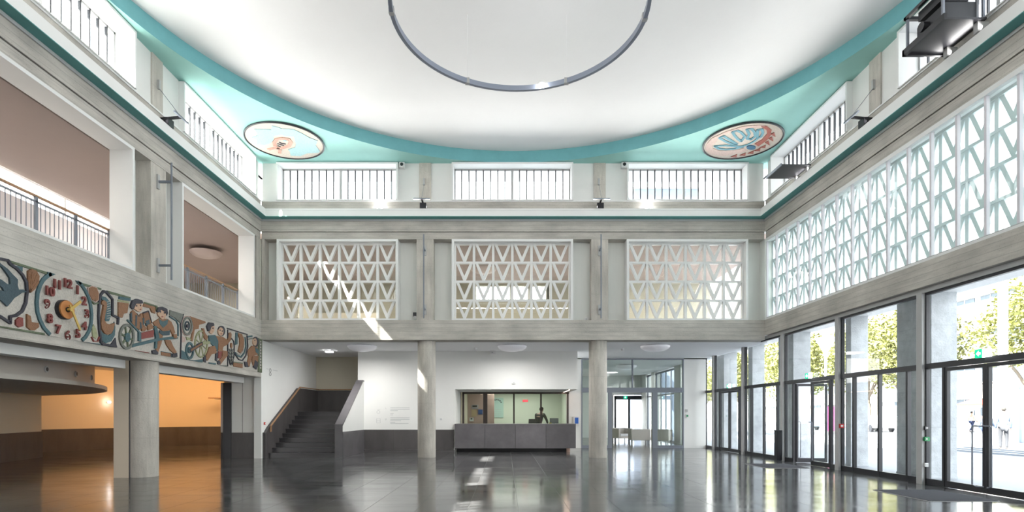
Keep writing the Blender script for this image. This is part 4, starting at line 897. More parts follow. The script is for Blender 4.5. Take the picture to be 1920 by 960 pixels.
# bird medallion
sline('medallion_outline', 'A', [(-60, 20), (0, 30), (70, 45), (90, 80), (160, 130), (215, 190), (250, 260), (258, 360), (245, 470), (210, 550), (150, 595), (90, 605), (90, 670), (0, 610), (-60, 580)], MDK, 0.045, 0.035)
rel('bird', 'A', [(-30, 60), (0, 85), (60, 130), (110, 185), (160, 235), (158, 290), (170, 335), (215, 335), (252, 360), (200, 368), (165, 395), (125, 420), (95, 460), (55, 505), (0, 450), (-40, 420), (-40, 330), (0, 345), (25, 355), (0, 310), (-40, 290), (-40, 220), (0, 240), (60, 285), (85, 280), (80, 220), (40, 160), (0, 110), (-30, 90)], MBL, 0.035)
rel('green_band', 'A', [(95, 45), (460, 160), (455, 182), (95, 68)], MGN); rel('green_band', 'A', [(-40, 692), (0, 700), (435, 770), (440, 797), (0, 727), (-40, 720)], MGN)
rel('shell', 'A', [(265, 150), (300, 128), (345, 145), (378, 200), (370, 270), (335, 330), (290, 368), (270, 330), (265, 240)], MBR, 0.035)
for q in range(5): sline('shell_rib', 'A', [(285, 355), (280 + q * 22, 165 + abs(q - 1) * 12 + (q > 3) * 40)], MOR, 0.012, 0.042)
rel('blue_wedge', 'A', [(115, 90), (215, 110), (215, 155), (175, 150)], MTL)
rel('red_flower', 'A', [(145, 640), (180, 610), (215, 620), (218, 700), (175, 715), (145, 690)], MRD, 0.03); rel('tulip', 'A', [(255, 580), (290, 600), (300, 660), (370, 670), (375, 710), (330, 745), (290, 740), (255, 710)], MBR, 0.032)
# clock ring
sline('clock_ring', 'A', [(500, 178), (455, 205), (420, 240), (390, 290), (365, 370), (357, 470), (365, 560), (390, 640), (430, 720), (490, 800)], MTL, 0.065, 0.03); rel('ring_tip', 'A', [(462, 158), (542, 182), (480, 210)], MTL, 0.03)
sline('clock_ring', 'B', [(85, 172), (130, 210), (170, 270), (205, 340), (230, 430), (242, 540), (235, 640), (215, 720), (175, 790), (135, 840)], MTL, 0.062, 0.03); rel('ring_tip', 'B', [(60, 155), (130, 180), (110, 208)], MTL, 0.03)
# right of clock
rel('green_band', 'B', [(135, 183), (350, 243), (350, 262), (145, 213)], MGN); rel('green_band', 'B', [(415, 268), (680, 343), (680, 362), (440, 300)], MGN)
rel('shell', 'B', [(205, 240), (240, 222), (290, 240), (312, 300), (310, 370), (285, 390), (240, 370), (205, 300)], MBR, 0.034); sline('shell_rim', 'B', [(200, 240), (240, 218), (295, 238), (318, 300), (315, 372), (285, 398), (235, 378), (200, 300)], MPK, 0.016, 0.03, True)
rel('leaf', 'B', [(245, 680), (265, 650), (290, 700), (310, 780), (290, 810), (255, 790)], MLG); sline('red_loop', 'B', [(240, 790), (265, 840), (310, 840), (328, 790)], MRD, 0.02)
rel('teal_band', 'B', [(170, 848), (345, 868), (345, 886), (120, 852)], MTL); sline('stem', 'B', [(235, 380), (270, 420), (330, 405)], MGN, 0.025)
sline('peacock_outline', 'B', [(520, 905), (365, 885), (345, 850), (325, 690), (318, 560), (325, 400), (340, 320), (375, 275), (410, 290), (475, 368), (475, 545), (540, 575), (535, 650)], MDK, 0.045, 0.035)
rel('peacock_tail', 'B', [(350, 330), (400, 345), (445, 400), (455, 480), (450, 570), (430, 615), (390, 615), (385, 560), (402, 470), (392, 395), (352, 370)], MTL, 0.028)
for q in range(8): sline('tail_feather', 'B', [(405, 400 + q * 26), (448, 385 + q * 27)], MG, 0.010, 0.034)
rel('peacock_wing', 'B', [(345, 720), (380, 760), (430, 775), (470, 745), (490, 690), (495, 620), (505, 680), (500, 770), (460, 840), (400, 860), (360, 840), (345, 780)], MTL, 0.026)
rel('peacock_body', 'B', [(345, 395), (370, 375), (400, 400), (403, 450), (385, 530), (375, 600), (400, 640), (440, 650), (492, 635), (480, 700), (455, 750), (420, 765), (380, 750), (350, 700), (340, 640), (345, 570), (360, 500), (370, 430), (350, 425)], MOR, 0.04)
rel('dark_foot', 'B', [(455, 880), (510, 800), (525, 905)], MDK)
rel('teal_roof', 'B', [(548, 335), (675, 355), (675, 385), (548, 365)], MTL, 0.03); rel('green_eave', 'B', [(540, 370), (665, 397), (660, 412), (540, 390)], MLG); rel('orange_house', 'B', [(540, 398), (655, 414), (640, 520), (600, 530), (585, 575), (540, 565)], MOR, 0.028)
# cart with two boys
sline('cart_wheel', 'C', ell(178, 590, 88, 150), MGY, 0.055, 0.035, True); rel('wheel_hub', 'C', ell(183, 600, 32, 60, 14), MTL, 0.04)
for q in range(6):
    a = q * math.pi / 3 + 0.3; sline('wheel_spoke', 'C', [(183 + 30 * math.cos(a), 600 + 50 * math.sin(a)), (178 + 80 * math.cos(a), 590 + 140 * math.sin(a))], MGN, 0.035, 0.028)
sline('cart_back', 'C', [(185, 378), (335, 530)], MTL, 0.035, 0.035); rel('cart_corner', 'C', [(325, 530), (355, 530), (358, 655), (325, 645)], MTL, 0.036); rel('cart_box', 'C', [(355, 545), (525, 505), (520, 595), (355, 625)], MRD, 0.03)
rel('cart_shaft', 'C', [(240, 690), (540, 620), (760, 590), (830, 600), (825, 618), (600, 640), (240, 728)], MTL, 0.045); rel('cart_post', 'C', [(520, 450), (555, 455), (590, 600), (565, 640), (560, 740), (535, 745), (545, 600)], MTL, 0.040)
rel('boy_jacket', 'C', [(230, 275), (260, 250), (330, 325), (370, 290), (400, 420), (385, 470), (340, 505), (290, 470), (238, 410)], MOR, 0.03)
for P in ([(285, 310), (308, 322), (300, 465), (280, 450)], [(340, 400), (360, 410), (365, 480), (340, 495)], [(375, 350), (400, 350), (395, 440), (380, 440)], [(222, 300), (240, 270), (244, 410), (225, 385)]): rel('jacket_stripe', 'C', P, MBL, 0.034)
rel('boy_face', 'C', [(262, 225), (275, 175), (350, 155), (375, 190), (370, 240), (345, 275), (315, 265), (285, 245)], MSK, 0.036); rel('boy_hair', 'C', [(222, 190), (245, 125), (300, 105), (365, 122), (380, 160), (350, 168), (290, 165), (268, 215), (252, 242), (225, 218)], MDK, 0.044)
for P in (ell(296, 195, 9, 12, 8), ell(345, 190, 9, 12, 8)): rel('eye', 'C', P, MDK, 0.040)
rel('mouth', 'C', ell(345, 240, 12, 8, 8), MRD, 0.040)
rel('seat_back', 'C', [(388, 295), (450, 265), (490, 412), (440, 430), (402, 412)], MOR, 0.028); sline('seat_rim', 'C', [(388, 288), (455, 262), (497, 415)], MDK, 0.022, 0.034); rel('seat_fold', 'C', [(415, 390), (465, 370), (470, 425), (430, 455)], MBL, 0.03)
rel('boy_knee', 'C', [(365, 480), (400, 445), (432, 490), (400, 525), (370, 520)], MOR, 0.034); rel('boy_knee', 'C', [(440, 440), (490, 418), (520, 480), (450, 512)], MOR, 0.034)
rel('boy_shirt', 'C', [(515, 410), (560, 380), (600, 355), (700, 362), (750, 400), (780, 470), (800, 545), (765, 562), (735, 500), (700, 520), (640, 522), (590, 482), (540, 455)], MOR, 0.03); rel('boy_collar', 'C', [(585, 365), (640, 398), (705, 368), (695, 430), (640, 478), (600, 432)], MTL, 0.035)
rel('boy_shorts', 'C', [(600, 510), (640, 522), (730, 515), (725, 572), (640, 577), (600, 547)], MBL, 0.032); rel('boy_leg', 'C', [(580, 535), (640, 578), (622, 680), (580, 795), (548, 775), (572, 680)], MOR, 0.028); rel('boy_leg', 'C', [(665, 628), (742, 640), (772, 710), (818, 790), (790, 812), (740, 770), (690, 700)], MOR, 0.03)
rel('boy_hand', 'C', [(765, 560), (808, 558), (812, 612), (770, 614)], MOR, 0.05); rel('boy_shoe', 'C', [(500, 770), (545, 758), (582, 800), (570, 826), (508, 820)], MDK, 0.035); rel('boy_shoe', 'C', [(758, 812), (822, 798), (826, 850), (790, 872), (762, 862)], MDK, 0.035)
rel('boy_face', 'C', [(570, 285), (600, 240), (665, 260), (683, 310), (668, 350), (635, 374), (600, 345), (575, 315)], MSK, 0.036); rel('boy_hair', 'C', [(558, 262), (575, 215), (630, 206), (690, 235), (699, 290), (682, 322), (662, 272), (610, 246), (576, 282)], MDK, 0.044)
for P in (ell(602, 270, 10, 12, 8), ell(655, 285, 10, 12, 8)): rel('eye', 'C', P, MDK, 0.040)
rel('mouth', 'C', ell(628, 335, 13, 8, 8), MRD, 0.040); sline('neck_line', 'C', [(300, 290), (330, 330), (352, 322)], MDK, 0.014, 0.036)
rel('green_banner', 'C', [(735, 250), (905, 302), (875, 420), (840, 390), (800, 350), (730, 312)], MGY, 0.026); sline('blue_stream', 'C', [(730, 332), (820, 390), (842, 440), (842, 585)], MTL, 0.03); sline('divider', 'C', [(910, 302), (872, 430), (882, 560), (872, 880)], MDK, 0.022); rel('orange_house', 'C', [(400, 165), (545, 212), (545, 295), (500, 280), (480, 225), (392, 205)], MOR, 0.026); rel('green_eave', 'C', [(408, 146), (572, 196), (562, 262), (547, 205), (402, 166)], MGN, 0.03)
rel('red_strip', 'C', [(290, 768), (470, 795), (470, 812), (300, 788)], MRD, 0.02); rel('orange_strip', 'C', [(625, 785), (745, 806), (745, 848), (628, 832)], MOR, 0.02); sline('strip_rim', 'C', [(625, 783), (748, 805), (748, 850)], MBL, 0.014, 0.03)
# wheels and three boys
sline('small_wheel', 'D', ell(146, 230, 62, 118), MGY, 0.05, 0.035, True); sline('wheel_inner_ring', 'D', ell(146, 230, 30, 62, 14), MBL, 0.022, 0.032, True); rel('wheel_hub', 'D', ell(148, 230, 13, 26, 10), MDK, 0.04); sline('wheel_rim', 'D', ell(146, 230, 78, 138), MPK, 0.014, 0.026, True)
rel('orange_flag', 'D', [(180, 95), (395, 168), (397, 190), (305, 215), (300, 270), (245, 280), (217, 440), (192, 430), (212, 330), (228, 250), (212, 170)], MOR, 0.03)
sline('teal_wheel', 'D', ell(180, 572, 48, 105), MTL, 0.055, 0.033, True); rel('wheel_hub', 'D', ell(175, 565, 20, 44, 12), MTL, 0.036); rel('teal_bank', 'D', [(60, 560), (112, 590), (150, 690), (240, 705), (362, 690), (358, 748), (60, 700)], MTL, 0.024)
sline('green_wheel', 'D', ell(340, 480, 85, 180), MLG, 0.04, 0.03, True)
for q in range(4): a = q * math.pi / 4 + 0.4; sline('wheel_spoke', 'D', [(340 - 75 * math.cos(a), 480 - 165 * math.sin(a)), (340 + 75 * math.cos(a), 480 + 165 * math.sin(a))], MLG, 0.025, 0.026)
rel('axle_arm', 'D', [(165, 550), (345, 448), (352, 492), (180, 602)], MDK, 0.042); rel('axle_face', 'D', [(182, 553), (335, 465), (340, 484), (190, 580)], MBR, 0.048); rel('green_sleeve', 'D', [(350, 450), (450, 440), (460, 475), (355, 492)], MLG, 0.04)
rel('boy_vest', 'D', [(440, 360), (530, 355), (572, 440), (562, 585), (500, 502), (450, 455)], MTL, 0.032); rel('boy_leg', 'D', [(450, 520), (520, 505), (545, 560), (540, 610), (480, 622), (425, 710), (400, 690), (405, 640)], MOR, 0.034); rel('boy_shoe', 'D', [(368, 618), (402, 655), (404, 735), (372, 722)], MDK, 0.03); rel('boy_shin', 'D', [(540, 592), (572, 600), (556, 722), (534, 706)], MDK, 0.03)
rel('boy_face', 'D', [(448, 262), (475, 225), (517, 236), (512, 300), (482, 342), (450, 325)], MSK, 0.038); rel('boy_hair', 'D', [(410, 235), (440, 180), (500, 188), (514, 222), (470, 242), (455, 292), (430, 305)], MDK, 0.044); rel('eye', 'D', ell(492, 262, 8, 12, 8), MDK, 0.042)
rel('raised_arm', 'D', [(345, 262), (375, 262), (390, 330), (430, 380), (410, 430), (380, 400)], MOR, 0.032)
rel('boy_shirt', 'D', [(540, 368), (635, 380), (700, 425), (722, 330), (745, 318), (758, 345), (752, 420), (695, 492), (640, 520), (632, 582), (572, 572), (572, 450)], MOR, 0.03); rel('boy_hair', 'D', ell(618, 300, 48, 72), MDK, 0.034); rel('boy_face', 'D', ell(603, 308, 36, 58), MSK, 0.042)
for P in (ell(590, 290, 8, 11, 8), ell(622, 300, 8, 11, 8)): rel('eye', 'D', P, MDK, 0.046)
rel('mouth', 'D', ell(605, 340, 10, 8, 8), MRD, 0.046)
rel('boy_shorts', 'D', [(575, 580), (632, 584), (605, 682), (570, 672)], MRD, 0.032); rel('boy_leg', 'D', [(635, 568), (700, 580), (702, 640), (602, 765), (572, 722), (632, 650)], MOR, 0.03); rel('boy_shoe', 'D', ell(582, 738, 18, 28, 10), MDK, 0.036)
sline('plant_outline', 'D', [(710, 480), (728, 415), (760, 400), (790, 440), (800, 520), (795, 650), (770, 770), (745, 770), (715, 650)], MDK, 0.018, 0.03, True)
sline('plant_stem', 'D', [(757, 540), (757, 760)], MDK, 0.012)
for q in range(4): rel('plant_leaf', 'D', [(757, 590 + q * 45), (728, 545 + q * 45), (740, 590 + q * 42)], MGY, 0.03); rel('plant_leaf', 'D', [(757, 590 + q * 45), (786, 545 + q * 45), (774, 590 + q * 42)], MGY, 0.03)
rel('plant_bud', 'D', ell(757, 500, 12, 38, 10), MBR, 0.03)
sline('top_rim', 'D', [(700, 262), (980, 348)], MDK, 0.028); sline('divider', 'D', [(708, 280), (708, 800)], MDK, 0.02)
rel('teal_post', 'D', [(820, 320), (845, 320), (842, 482), (812, 492)], MTL, 0.026); rel('orange_sickle', 'D', [(840, 325), (900, 342), (928, 420), (915, 560), (880, 608), (848, 582), (872, 480), (868, 400)], MOR, 0.034)
sline('white_sickle', 'D', [(928, 380), (938, 500), (918, 590), (880, 632), (830, 600)], MG, 0.022, 0.036); sline('blue_sickle', 'D', [(950, 385), (962, 510), (940, 600), (895, 660), (840, 640), (812, 600)], MTL, 0.045, 0.03); sline('dark_sickle', 'D', [(975, 360), (985, 510), (960, 640), (908, 712), (858, 692), (808, 620)], MDK, 0.026, 0.034)
sline('branch', 'D', [(985, 380), (1050, 370)], MTL, 0.05, 0.024); sline('branch', 'D', [(985, 415), (1055, 402)], MGY, 0.03, 0.024)
rel('boy_shirt', 'D', [(985, 570), (1040, 505), (1110, 515), (1132, 622), (1060, 645), (990, 645)], MOR, 0.03); rel('boy_sleeve', 'D', [(1080, 520), (1130, 560), (1130, 625), (1090, 592)], MTL, 0.034); rel('boy_hair', 'D', ell(1094, 450, 38, 70), MDK, 0.034); rel('boy_face', 'D', ell(1078, 452, 26, 52), MSK, 0.04); rel('eye', 'D', ell(1074, 430, 6, 9, 8), MDK, 0.044)
rel('boy_leg', 'D', [(995, 645), (1045, 632), (1005, 795), (972, 772)], MOR, 0.032); rel('boy_leg', 'D', [(1045, 645), (1132, 640), (1122, 722), (1062, 785), (1042, 722)], MOR, 0.032); rel('boy_shoe', 'D', [(935, 722), (975, 728), (988, 800), (950, 796)], MDK, 0.034); rel('boy_shoe', 'D', [(1080, 700), (1130, 742), (1102, 832), (1058, 800)], MDK, 0.036)
rel('end_border', 'D', [(1130, 398), (1183, 418), (1180, 883), (1130, 872)], MGN, 0.028); rel('border_ladder', 'D', [(1150, 440), (1168, 442), (1168, 822), (1150, 818)], MG, 0.032)
for q in range(9): rel('ladder_rung', 'D', [(1153, 455 + q * 41), (1165, 457 + q * 41), (1165, 475 + q * 41), (1153, 473 + q * 41)], MDK, 0.036)
rel('orange_strip', 'D', [(790, 738), (915, 755), (915, 812), (790, 792)], MOR, 0.02); rel('green_strip', 'D', [(788, 722), (918, 740), (918, 752), (788, 735)], MGN, 0.024); rel('blue_strip', 'D', [(450, 733), (545, 745), (545, 777), (450, 762)], MTL, 0.02); rel('grey_ground', 'D', [(610, 775), (700, 770), (700, 800), (600, 790)], MGY, 0.02)
rel('pink_strip', 'D', [(72, 370), (125, 395), (118, 450), (72, 460)], MPK, 0.02); rel('green_pad', 'D', [(130, 380), (185, 395), (200, 425), (145, 430)], MLG, 0.024)
# wall clock on the frieze
ck = thing('wall_clock', 'round wall clock with dark red numerals and golden hands set in the frieze', 'clock', (FX, 10.55, 3.48))
NUMM = mat('numeral_red', (0.20, 0.045, 0.04), 0.5)
for n_, (a, b) in zip((12, 1, 2, 3, 4, 5, 6, 7, 8, 9, 10, 11), ((530, 315), (613, 368), (668, 458), (690, 563), (670, 662), (617, 725), (533, 738), (453, 690), (385, 602), (362, 483), (382, 378), (445, 322))):
    (Y, z), = cp('G', [(a, b)])
    o = text('numeral', str(n_), 0.225, (FX + 0.05, Y, z), (R(90), 0, R(90)), NUMM, None, 0.016, 0.008); o.parent = ck; o.matrix_parent_inverse = Matrix.Translation((-FX, -10.55, -3.48))
cy_, cz_ = 10.46, 3.475
obj('backing_ring', MB().tube([(FX, cy_, cz_), (FX + 0.07, cy_, cz_)], 0.185, 32), BLACK, ck); obj('dial', MB().tube([(FX + 0.07, cy_, cz_), (FX + 0.10, cy_, cz_)], 0.17, 32), mat('copper_dial', (0.62, 0.27, 0.10), 0.35, 0.6), ck)
GOLD = mat('gold_hand', (0.65, 0.45, 0.13), 0.4, 0.3)
obj('dial_centre', MB().tube([(FX + 0.10, cy_, cz_), (FX + 0.11, cy_, cz_)], 0.05, 16), BLACK, ck)
(hy, hz), (my, mz) = cp('G', [(625, 460), (610, 695)])
obj('hour_hand', MB().bar((FX + 0.13, cy_ + 0.02, cz_), (FX + 0.13, hy - 0.06, hz - 0.01), 0.02, 0.05), GOLD, ck); obj('minute_hand', MB().bar((FX + 0.15, cy_ - 0.01, cz_ + 0.09), (FX + 0.15, my - 0.06, mz), 0.02, 0.042), GOLD, ck); obj('hub', MB().tube([(FX + 0.1, cy_, cz_), (FX + 0.17, cy_, cz_)], 0.03, 12), GOLD, ck)
# ================================================================ CEILING MEDALLIONS
CZ = 10.15
def cw_(x, y, h=CZ): Y = F * (h - H) / (VY - y); return ((x - VX) / F * Y, Y)
def medallion(cx_, cy_, r, lb):
    t = thing('ceiling_medallion', lb, 'medallion', (cx_, cy_, CZ - 0.03)); obj('disc', MB().lathe([(r, -0.03), (r, 0)], (cx_, cy_, CZ), 64), mosaic('medallion_cream', (0.62, 0.54, 0.46)), t)
    obj('rim', MB().tube([(cx_ + (r + 0.01) * math.cos(k * math.pi / 32), cy_ + (r + 0.01) * math.sin(k * math.pi / 32), CZ - 0.03) for k in range(64)], 0.03, 6, True), DARKF, t); return t
def mp(c, pts): ox, oy, s_ = c; return [cw_(ox + a / s_, oy + b / s_) for a, b in pts]
E_ = (455, 225, 12.0); F_ = (1310, 225, 12.0)
def crel(t, name, c, pts, m, h=0.014): return obj(name, MB().prism([(a, b, CZ - 0.03) for a, b in mp(c, pts)], (0, 0, -h)), m, t)
def cst(t, name, c, pts, m, w_, h=0.018, closed=False): return obj(name, stroke2(mp(c, pts), w_, CZ - 0.03, -h, 'z', closed), m, t)
mx1, my1, mr = -6.97, 17.52, 1.16
PALE = mosaic('mosaic_pale_blue', (0.36, 0.58, 0.60)); MB2 = mosaic('mosaic_mid_blue', (0.14, 0.33, 0.40)); PINK = mosaic('mosaic_salmon', (0.58, 0.33, 0.26)); TERRA = mosaic('mosaic_terracotta', (0.36, 0.10, 0.07)); LPK = mosaic('mosaic_light_pink', (0.62, 0.46, 0.40))
t = medallion(mx1, my1, mr, 'round mosaic medallion with a pink fish and pale blue leaf on the left ceiling corner')
crel(t, 'blue_leaf', E_, [(260, 178), (560, 180), (640, 190), (655, 100), (760, 122), (880, 165), (1150, 182), (1350, 282), (1500, 370), (1690, 440), (1640, 540), (1740, 680), (1700, 710), (1450, 722), (1300, 785), (1080, 775), (1060, 680), (1020, 640), (1180, 590), (1200, 520), (1150, 345), (960, 330), (860, 300), (700, 330), (690, 420), (620, 500), (480, 540), (310, 520), (325, 425), (205, 362), (335, 322), (300, 240)], PALE)
cst(t, 'fish_outline', E_, [(730, 560), (710, 480), (770, 405), (900, 385), (1040, 405), (1085, 480), (1040, 560), (900, 600), (800, 610)], PINK, 0.11, 0.022)
cst(t, 'fish_tail', E_, [(580, 640), (680, 610), (790, 600), (840, 650), (830, 720)], PINK, 0.10, 0.022); cst(t, 'fish_stripe', E_, [(820, 470), (870, 500), (970, 515)], MDK, 0.035); cst(t, 'fish_stripe', E_, [(785, 505), (850, 530), (930, 548)], MDK, 0.035); cst(t, 'fish_stripe', E_, [(790, 550), (850, 575)], MDK, 0.035); crel(t, 'fish_eye', E_, ell(950, 435, 35, 18, 10), PALE, 0.026)
t = medallion(0.51 - mx1, my1, mr, 'round mosaic medallion with blue leaf lobes and a terracotta arc on the right ceiling corner')
crel(t, 'pink_top', F_, [(180, 520), (300, 380), (600, 240), (1000, 115), (1350, 85), (1500, 95), (1440, 135), (1100, 150), (800, 200), (500, 320), (380, 480), (300, 540), (320, 610), (480, 670), (900, 640), (1010, 610), (1100, 670), (820, 735), (550, 785), (250, 740), (150, 640)], LPK)
crel(t, 'terracotta_arc', F_, [(1400, 110), (1530, 110), (1640, 200), (1620, 310), (1530, 430), (1345, 560), (1262, 510), (1430, 410), (1540, 280), (1530, 190)], TERRA, 0.02)
for P in ([(360, 560), (600, 545), (780, 560), (1000, 575), (780, 625), (600, 635), (450, 620)], [(460, 370), (570, 335), (640, 380), (760, 450), (860, 520), (760, 520), (600, 450)], [(760, 240), (860, 205), (960, 250), (1040, 340), (960, 450), (880, 400), (800, 310)], [(1080, 185), (1180, 160), (1260, 240), (1270, 340), (1180, 410), (1090, 390), (1140, 290)], [(1330, 190), (1420, 180), (1450, 260), (1400, 350), (1320, 370)]): cst(t, 'leaf_lobe', F_, P, MB2, 0.075, 0.022, True)
cst(t, 'leaf_stem', F_, [(850, 590), (1100, 530), (1250, 450), (1340, 370)], MB2, 0.07, 0.024); crel(t, 'blue_ball', F_, ell(1180, 588, 105, 46, 18), mosaic('mosaic_deep_blue', (0.03, 0.13, 0.23)), 0.026)
for q, (a, b) in enumerate(((1690, 300), (1640, 400), (1560, 490), (1450, 570), (1330, 640), (1180, 700), (1000, 745), (800, 780))): crel(t, 'red_tooth', F_, [(a - 70, b - 10), (a + 40, b + 50), (a + 10, b - 50)] if q < 3 else [(a - 80, b + 25), (a + 50, b + 30), (a + 60, b - 35)], TERRA, 0.02)
# ================================================================ OUTSIDE
PAVE = mat('plaza_paving', (0.215, 0.225, 0.245), 0.8, var=0.1, vs=(0.5, 0.5, 0.5))
og = struct('floor_plaza', MB().box(9.3, 160, -60, 220, -0.3, -0.01), PAVE, label='pale paved square outside the glazing')
for k in range(3): obj('kerb', MB().box(18.6 + k * 1.0, 18.9 + k * 1.0, -20, 120, -0.01, 0.06), mat('kerb_grey', (0.25, 0.27, 0.3), 0.8), og)
# exterior piers under the first floor
for k, (y, w_, x0) in enumerate(((7.55, 1.1, 10.0), (10.4, 0.26, 10.1), (13.6, 1.15, 10.0), (16.35, 0.26, 10.1), (19.8, 1.05, 10.0), (22.9, 0.4, 10.1), (25.9, 1.0, 10.0), (31.9, 1.0, 10.0))):
    if y == 10.4: continue
    t = thing('exterior_pier', 'grey concrete pier outside the glazing, ' + ['beyond the right edge', '', 'the wide nearest one', 'the thin one behind the lamp post bay', 'the wide one behind the open door bay', 'the thin one further back', 'the wide one near the end wall', 'the last one beside the lounge'][k], 'pier', (10.3, y, 0), 'concrete piers outside the glazing')
    obj('pier_shaft', MB().box(x0, 10.6, y - w_ / 2, y + w_ / 2, -0.01, 4.38), CONCX, t); obj('pier_foot', MB().box(x0 - 0.01, 10.61, y - w_ / 2 - 0.01, y + w_ / 2 + 0.01, -0.01, 0.05), CONCX, t)
struct('trim_10', MB().box(9.25, 10.75, -6, 40, 4.38, 4.66), WHITE, label='pale soffit of the canopy outside the glazing')
# outer eave above the left clerestory and high roof parapets
struct('trim_11', MB().box(-9.06, -8.9, 0.5, 20.4, 10.15, 10.5).box(-9.0, 9.5, 19.55, 20.6, 10.15, 10.5).box(9.43, 10.0, 0.5, 20.4, 10.15, 10.5).box(-9.0, 9.5, 0.3, 1.33, 10.15, 10.5), WHITE, label='roof eaves outside the clerestory')
struct('trim_12', MB().box(-9.0, 9.6, 0.4, 20.5, 12.45, 13.2).box(-9.0, -8.8, 0.4, 20.5, 10.5, 12.45).box(9.4, 9.6, 0.4, 20.5, 10.5, 12.45).box(-9, 9.6, 20.3, 20.5, 10.5, 12.45).box(-9, 9.6, 0.4, 0.6, 10.5, 12.45), CONCX, label='flat roof over the dome, outside the view')
# buildings across the square
def building(name, x0, x1, y0, y1, h, floors, lb, m_):
    t = thing('office_building', lb, 'building', ((x0 + x1) / 2, (y0 + y1) / 2, 0)); obj('facade', MB().box(x0, x1, y0, y1, 0, h), m_, t)
    win = mat('far_window', (0.10, 0.14, 0.18), 0.15); fh = h / floors; wm = None
    for f in range(floors):
        y = y0 + 1
        while y < y1 - 2.5:
            if wm is None: wm = MB().box(-0.06, 0.0, 0, 2.6, 0, fh * 0.5).mesh('window', win); fm = MB().box(-0.12, -0.06, 1.27, 1.33, 0, fh * 0.5).box(-0.12, -0.06, 0, 2.6, -0.1, 0).mesh('window_frame', WHITE)
            if f < 5: o = link('window', wm, t, (x0 - t.location.x, y - t.location.y, f * fh + fh * 0.35)); link('window_frame', fm, o)
            y += 3.4
        obj('floor_band', MB().box(x0 - 0.5, x0, y0, y1, (f + 1) * fh - 0.5, (f + 1) * fh - 0.1), WHITE, t)
    obj('roof_edge', MB().box(x0 - 0.3, x1, y0, y1, h, h + 0.5), WHITE, t)
BW = mat('render_white', (0.42, 0.42, 0.41), 0.8)
building('b', 52.8, 62, 24, 78, 19, 5, 'long white office building with window bands behind the trees across the square', BW)
building('b', 56, 66, 84, 120, 15, 4, 'paler block further along the square behind the trees', mat('render_cream', (0.55, 0.52, 0.45), 0.8))
def facer(x0, x1, y0, y1, h, lb):
    t = thing('far_building', lb, 'building', ((x0 + x1) / 2, y0, 0)); obj('facade', MB().box(x0, x1, y0, y1, 0, h), mat('grey_blue_render', (0.16, 0.19, 0.25), 0.7), t); obj('roof_edge', MB().box(x0 - 0.2, x1 + 0.2, y0 - 0.2, y1, h, h + 0.3), WHITE, t)
facer(8.8, 13.2, 38, 44, 17.0, 'grey blue building seen through the right back clerestory window')
# trees
LEAF = mat('leaf_green', (0.20, 0.205, 0.055), 0.6, var=0.3, vs=(2, 2, 2), rnd=0.15); BARK = mat('bark', (0.16, 0.13, 0.10), 0.9, var=0.2)
def crown_mesh(seed, r=4.3):
    rd = random.Random(seed); mb = MB(); blobs = [(rd.uniform(-.55, .55) * r, rd.uniform(-.55, .55) * r, rd.uniform(-.4, .5) * r, rd.uniform(.38, .55) * r) for _ in range(11)]
    for _ in range(7500):
        bx, by, bz, br = rd.choice(blobs); v = Vector((rd.gauss(0, 1), rd.gauss(0, 1), rd.gauss(0, 1))).normalized() * br * rd.uniform(.75, 1.05)
        p = Vector((bx, by, bz)) + v; a = Vector((rd.gauss(0, 1), rd.gauss(0, 1), rd.gauss(0, .6))).normalized() * rd.uniform(.12, .22); c = a.cross(Vector((rd.gauss(0, 1), rd.gauss(0, 1), rd.gauss(0, 1)))).normalized() * a.length * .6
        b = len(mb.v); mb.v += [tuple(p - a), tuple(p + c), tuple(p + a), tuple(p - c)]; mb.f.append((b, b + 1, b + 2, b + 3))
    me = bpy.data.meshes.new('crown'); me.from_pydata(mb.v, [], mb.f); me.materials.append(LEAF); return me
crowns = [crown_mesh(3), crown_mesh(9)]
def trunk_mesh():
    mb = MB().tube([(0, 0, 0), (0.05, 0, 1.5), (0, 0.08, 3.2), (0.1, 0.1, 5.5)], [0.26, 0.2, 0.17, 0.1], 10)
    for a in (0.3, 1.7, 3.1, 4.6): mb.tube([(0, 0.06, 3.0), (math.cos(a) * 0.9, math.sin(a) * 0.9, 4.4), (math.cos(a) * 1.9, math.sin(a) * 1.9, 5.6)], [0.11, 0.08, 0.04], 7)
    return mb.mesh('trunk', BARK, True)
tr = trunk_mesh()
TP = [(36, 38), (33, 46), (35, 53.5), (33, 61), (35, 69), (33, 78), (35, 88), (36, 100), (44, 33), (30, 112)]
tl_ = ['seen behind the white pole', 'filling the glazing left of the white pole', 'seen beside the wide nearest pier', 'seen in the middle of the fixed bay', 'left of the fixed bay', 'behind the lamp post', 'left of the lamp post', 'seen in the far glazing bay', 'at the right edge of the photo', 'furthest along the square']
for k, (x, y) in enumerate(TP):
    t = thing('plane_tree', 'yellow green leafy tree across the square, ' + tl_[k], 'tree', (x, y, 0), 'trees across the square')
    o = link('trunk', tr, t); o = link('crown', crowns[k % 2], t, (0, 0, 7.2)); o.rotation_euler = (0, 0, k * 1.3)
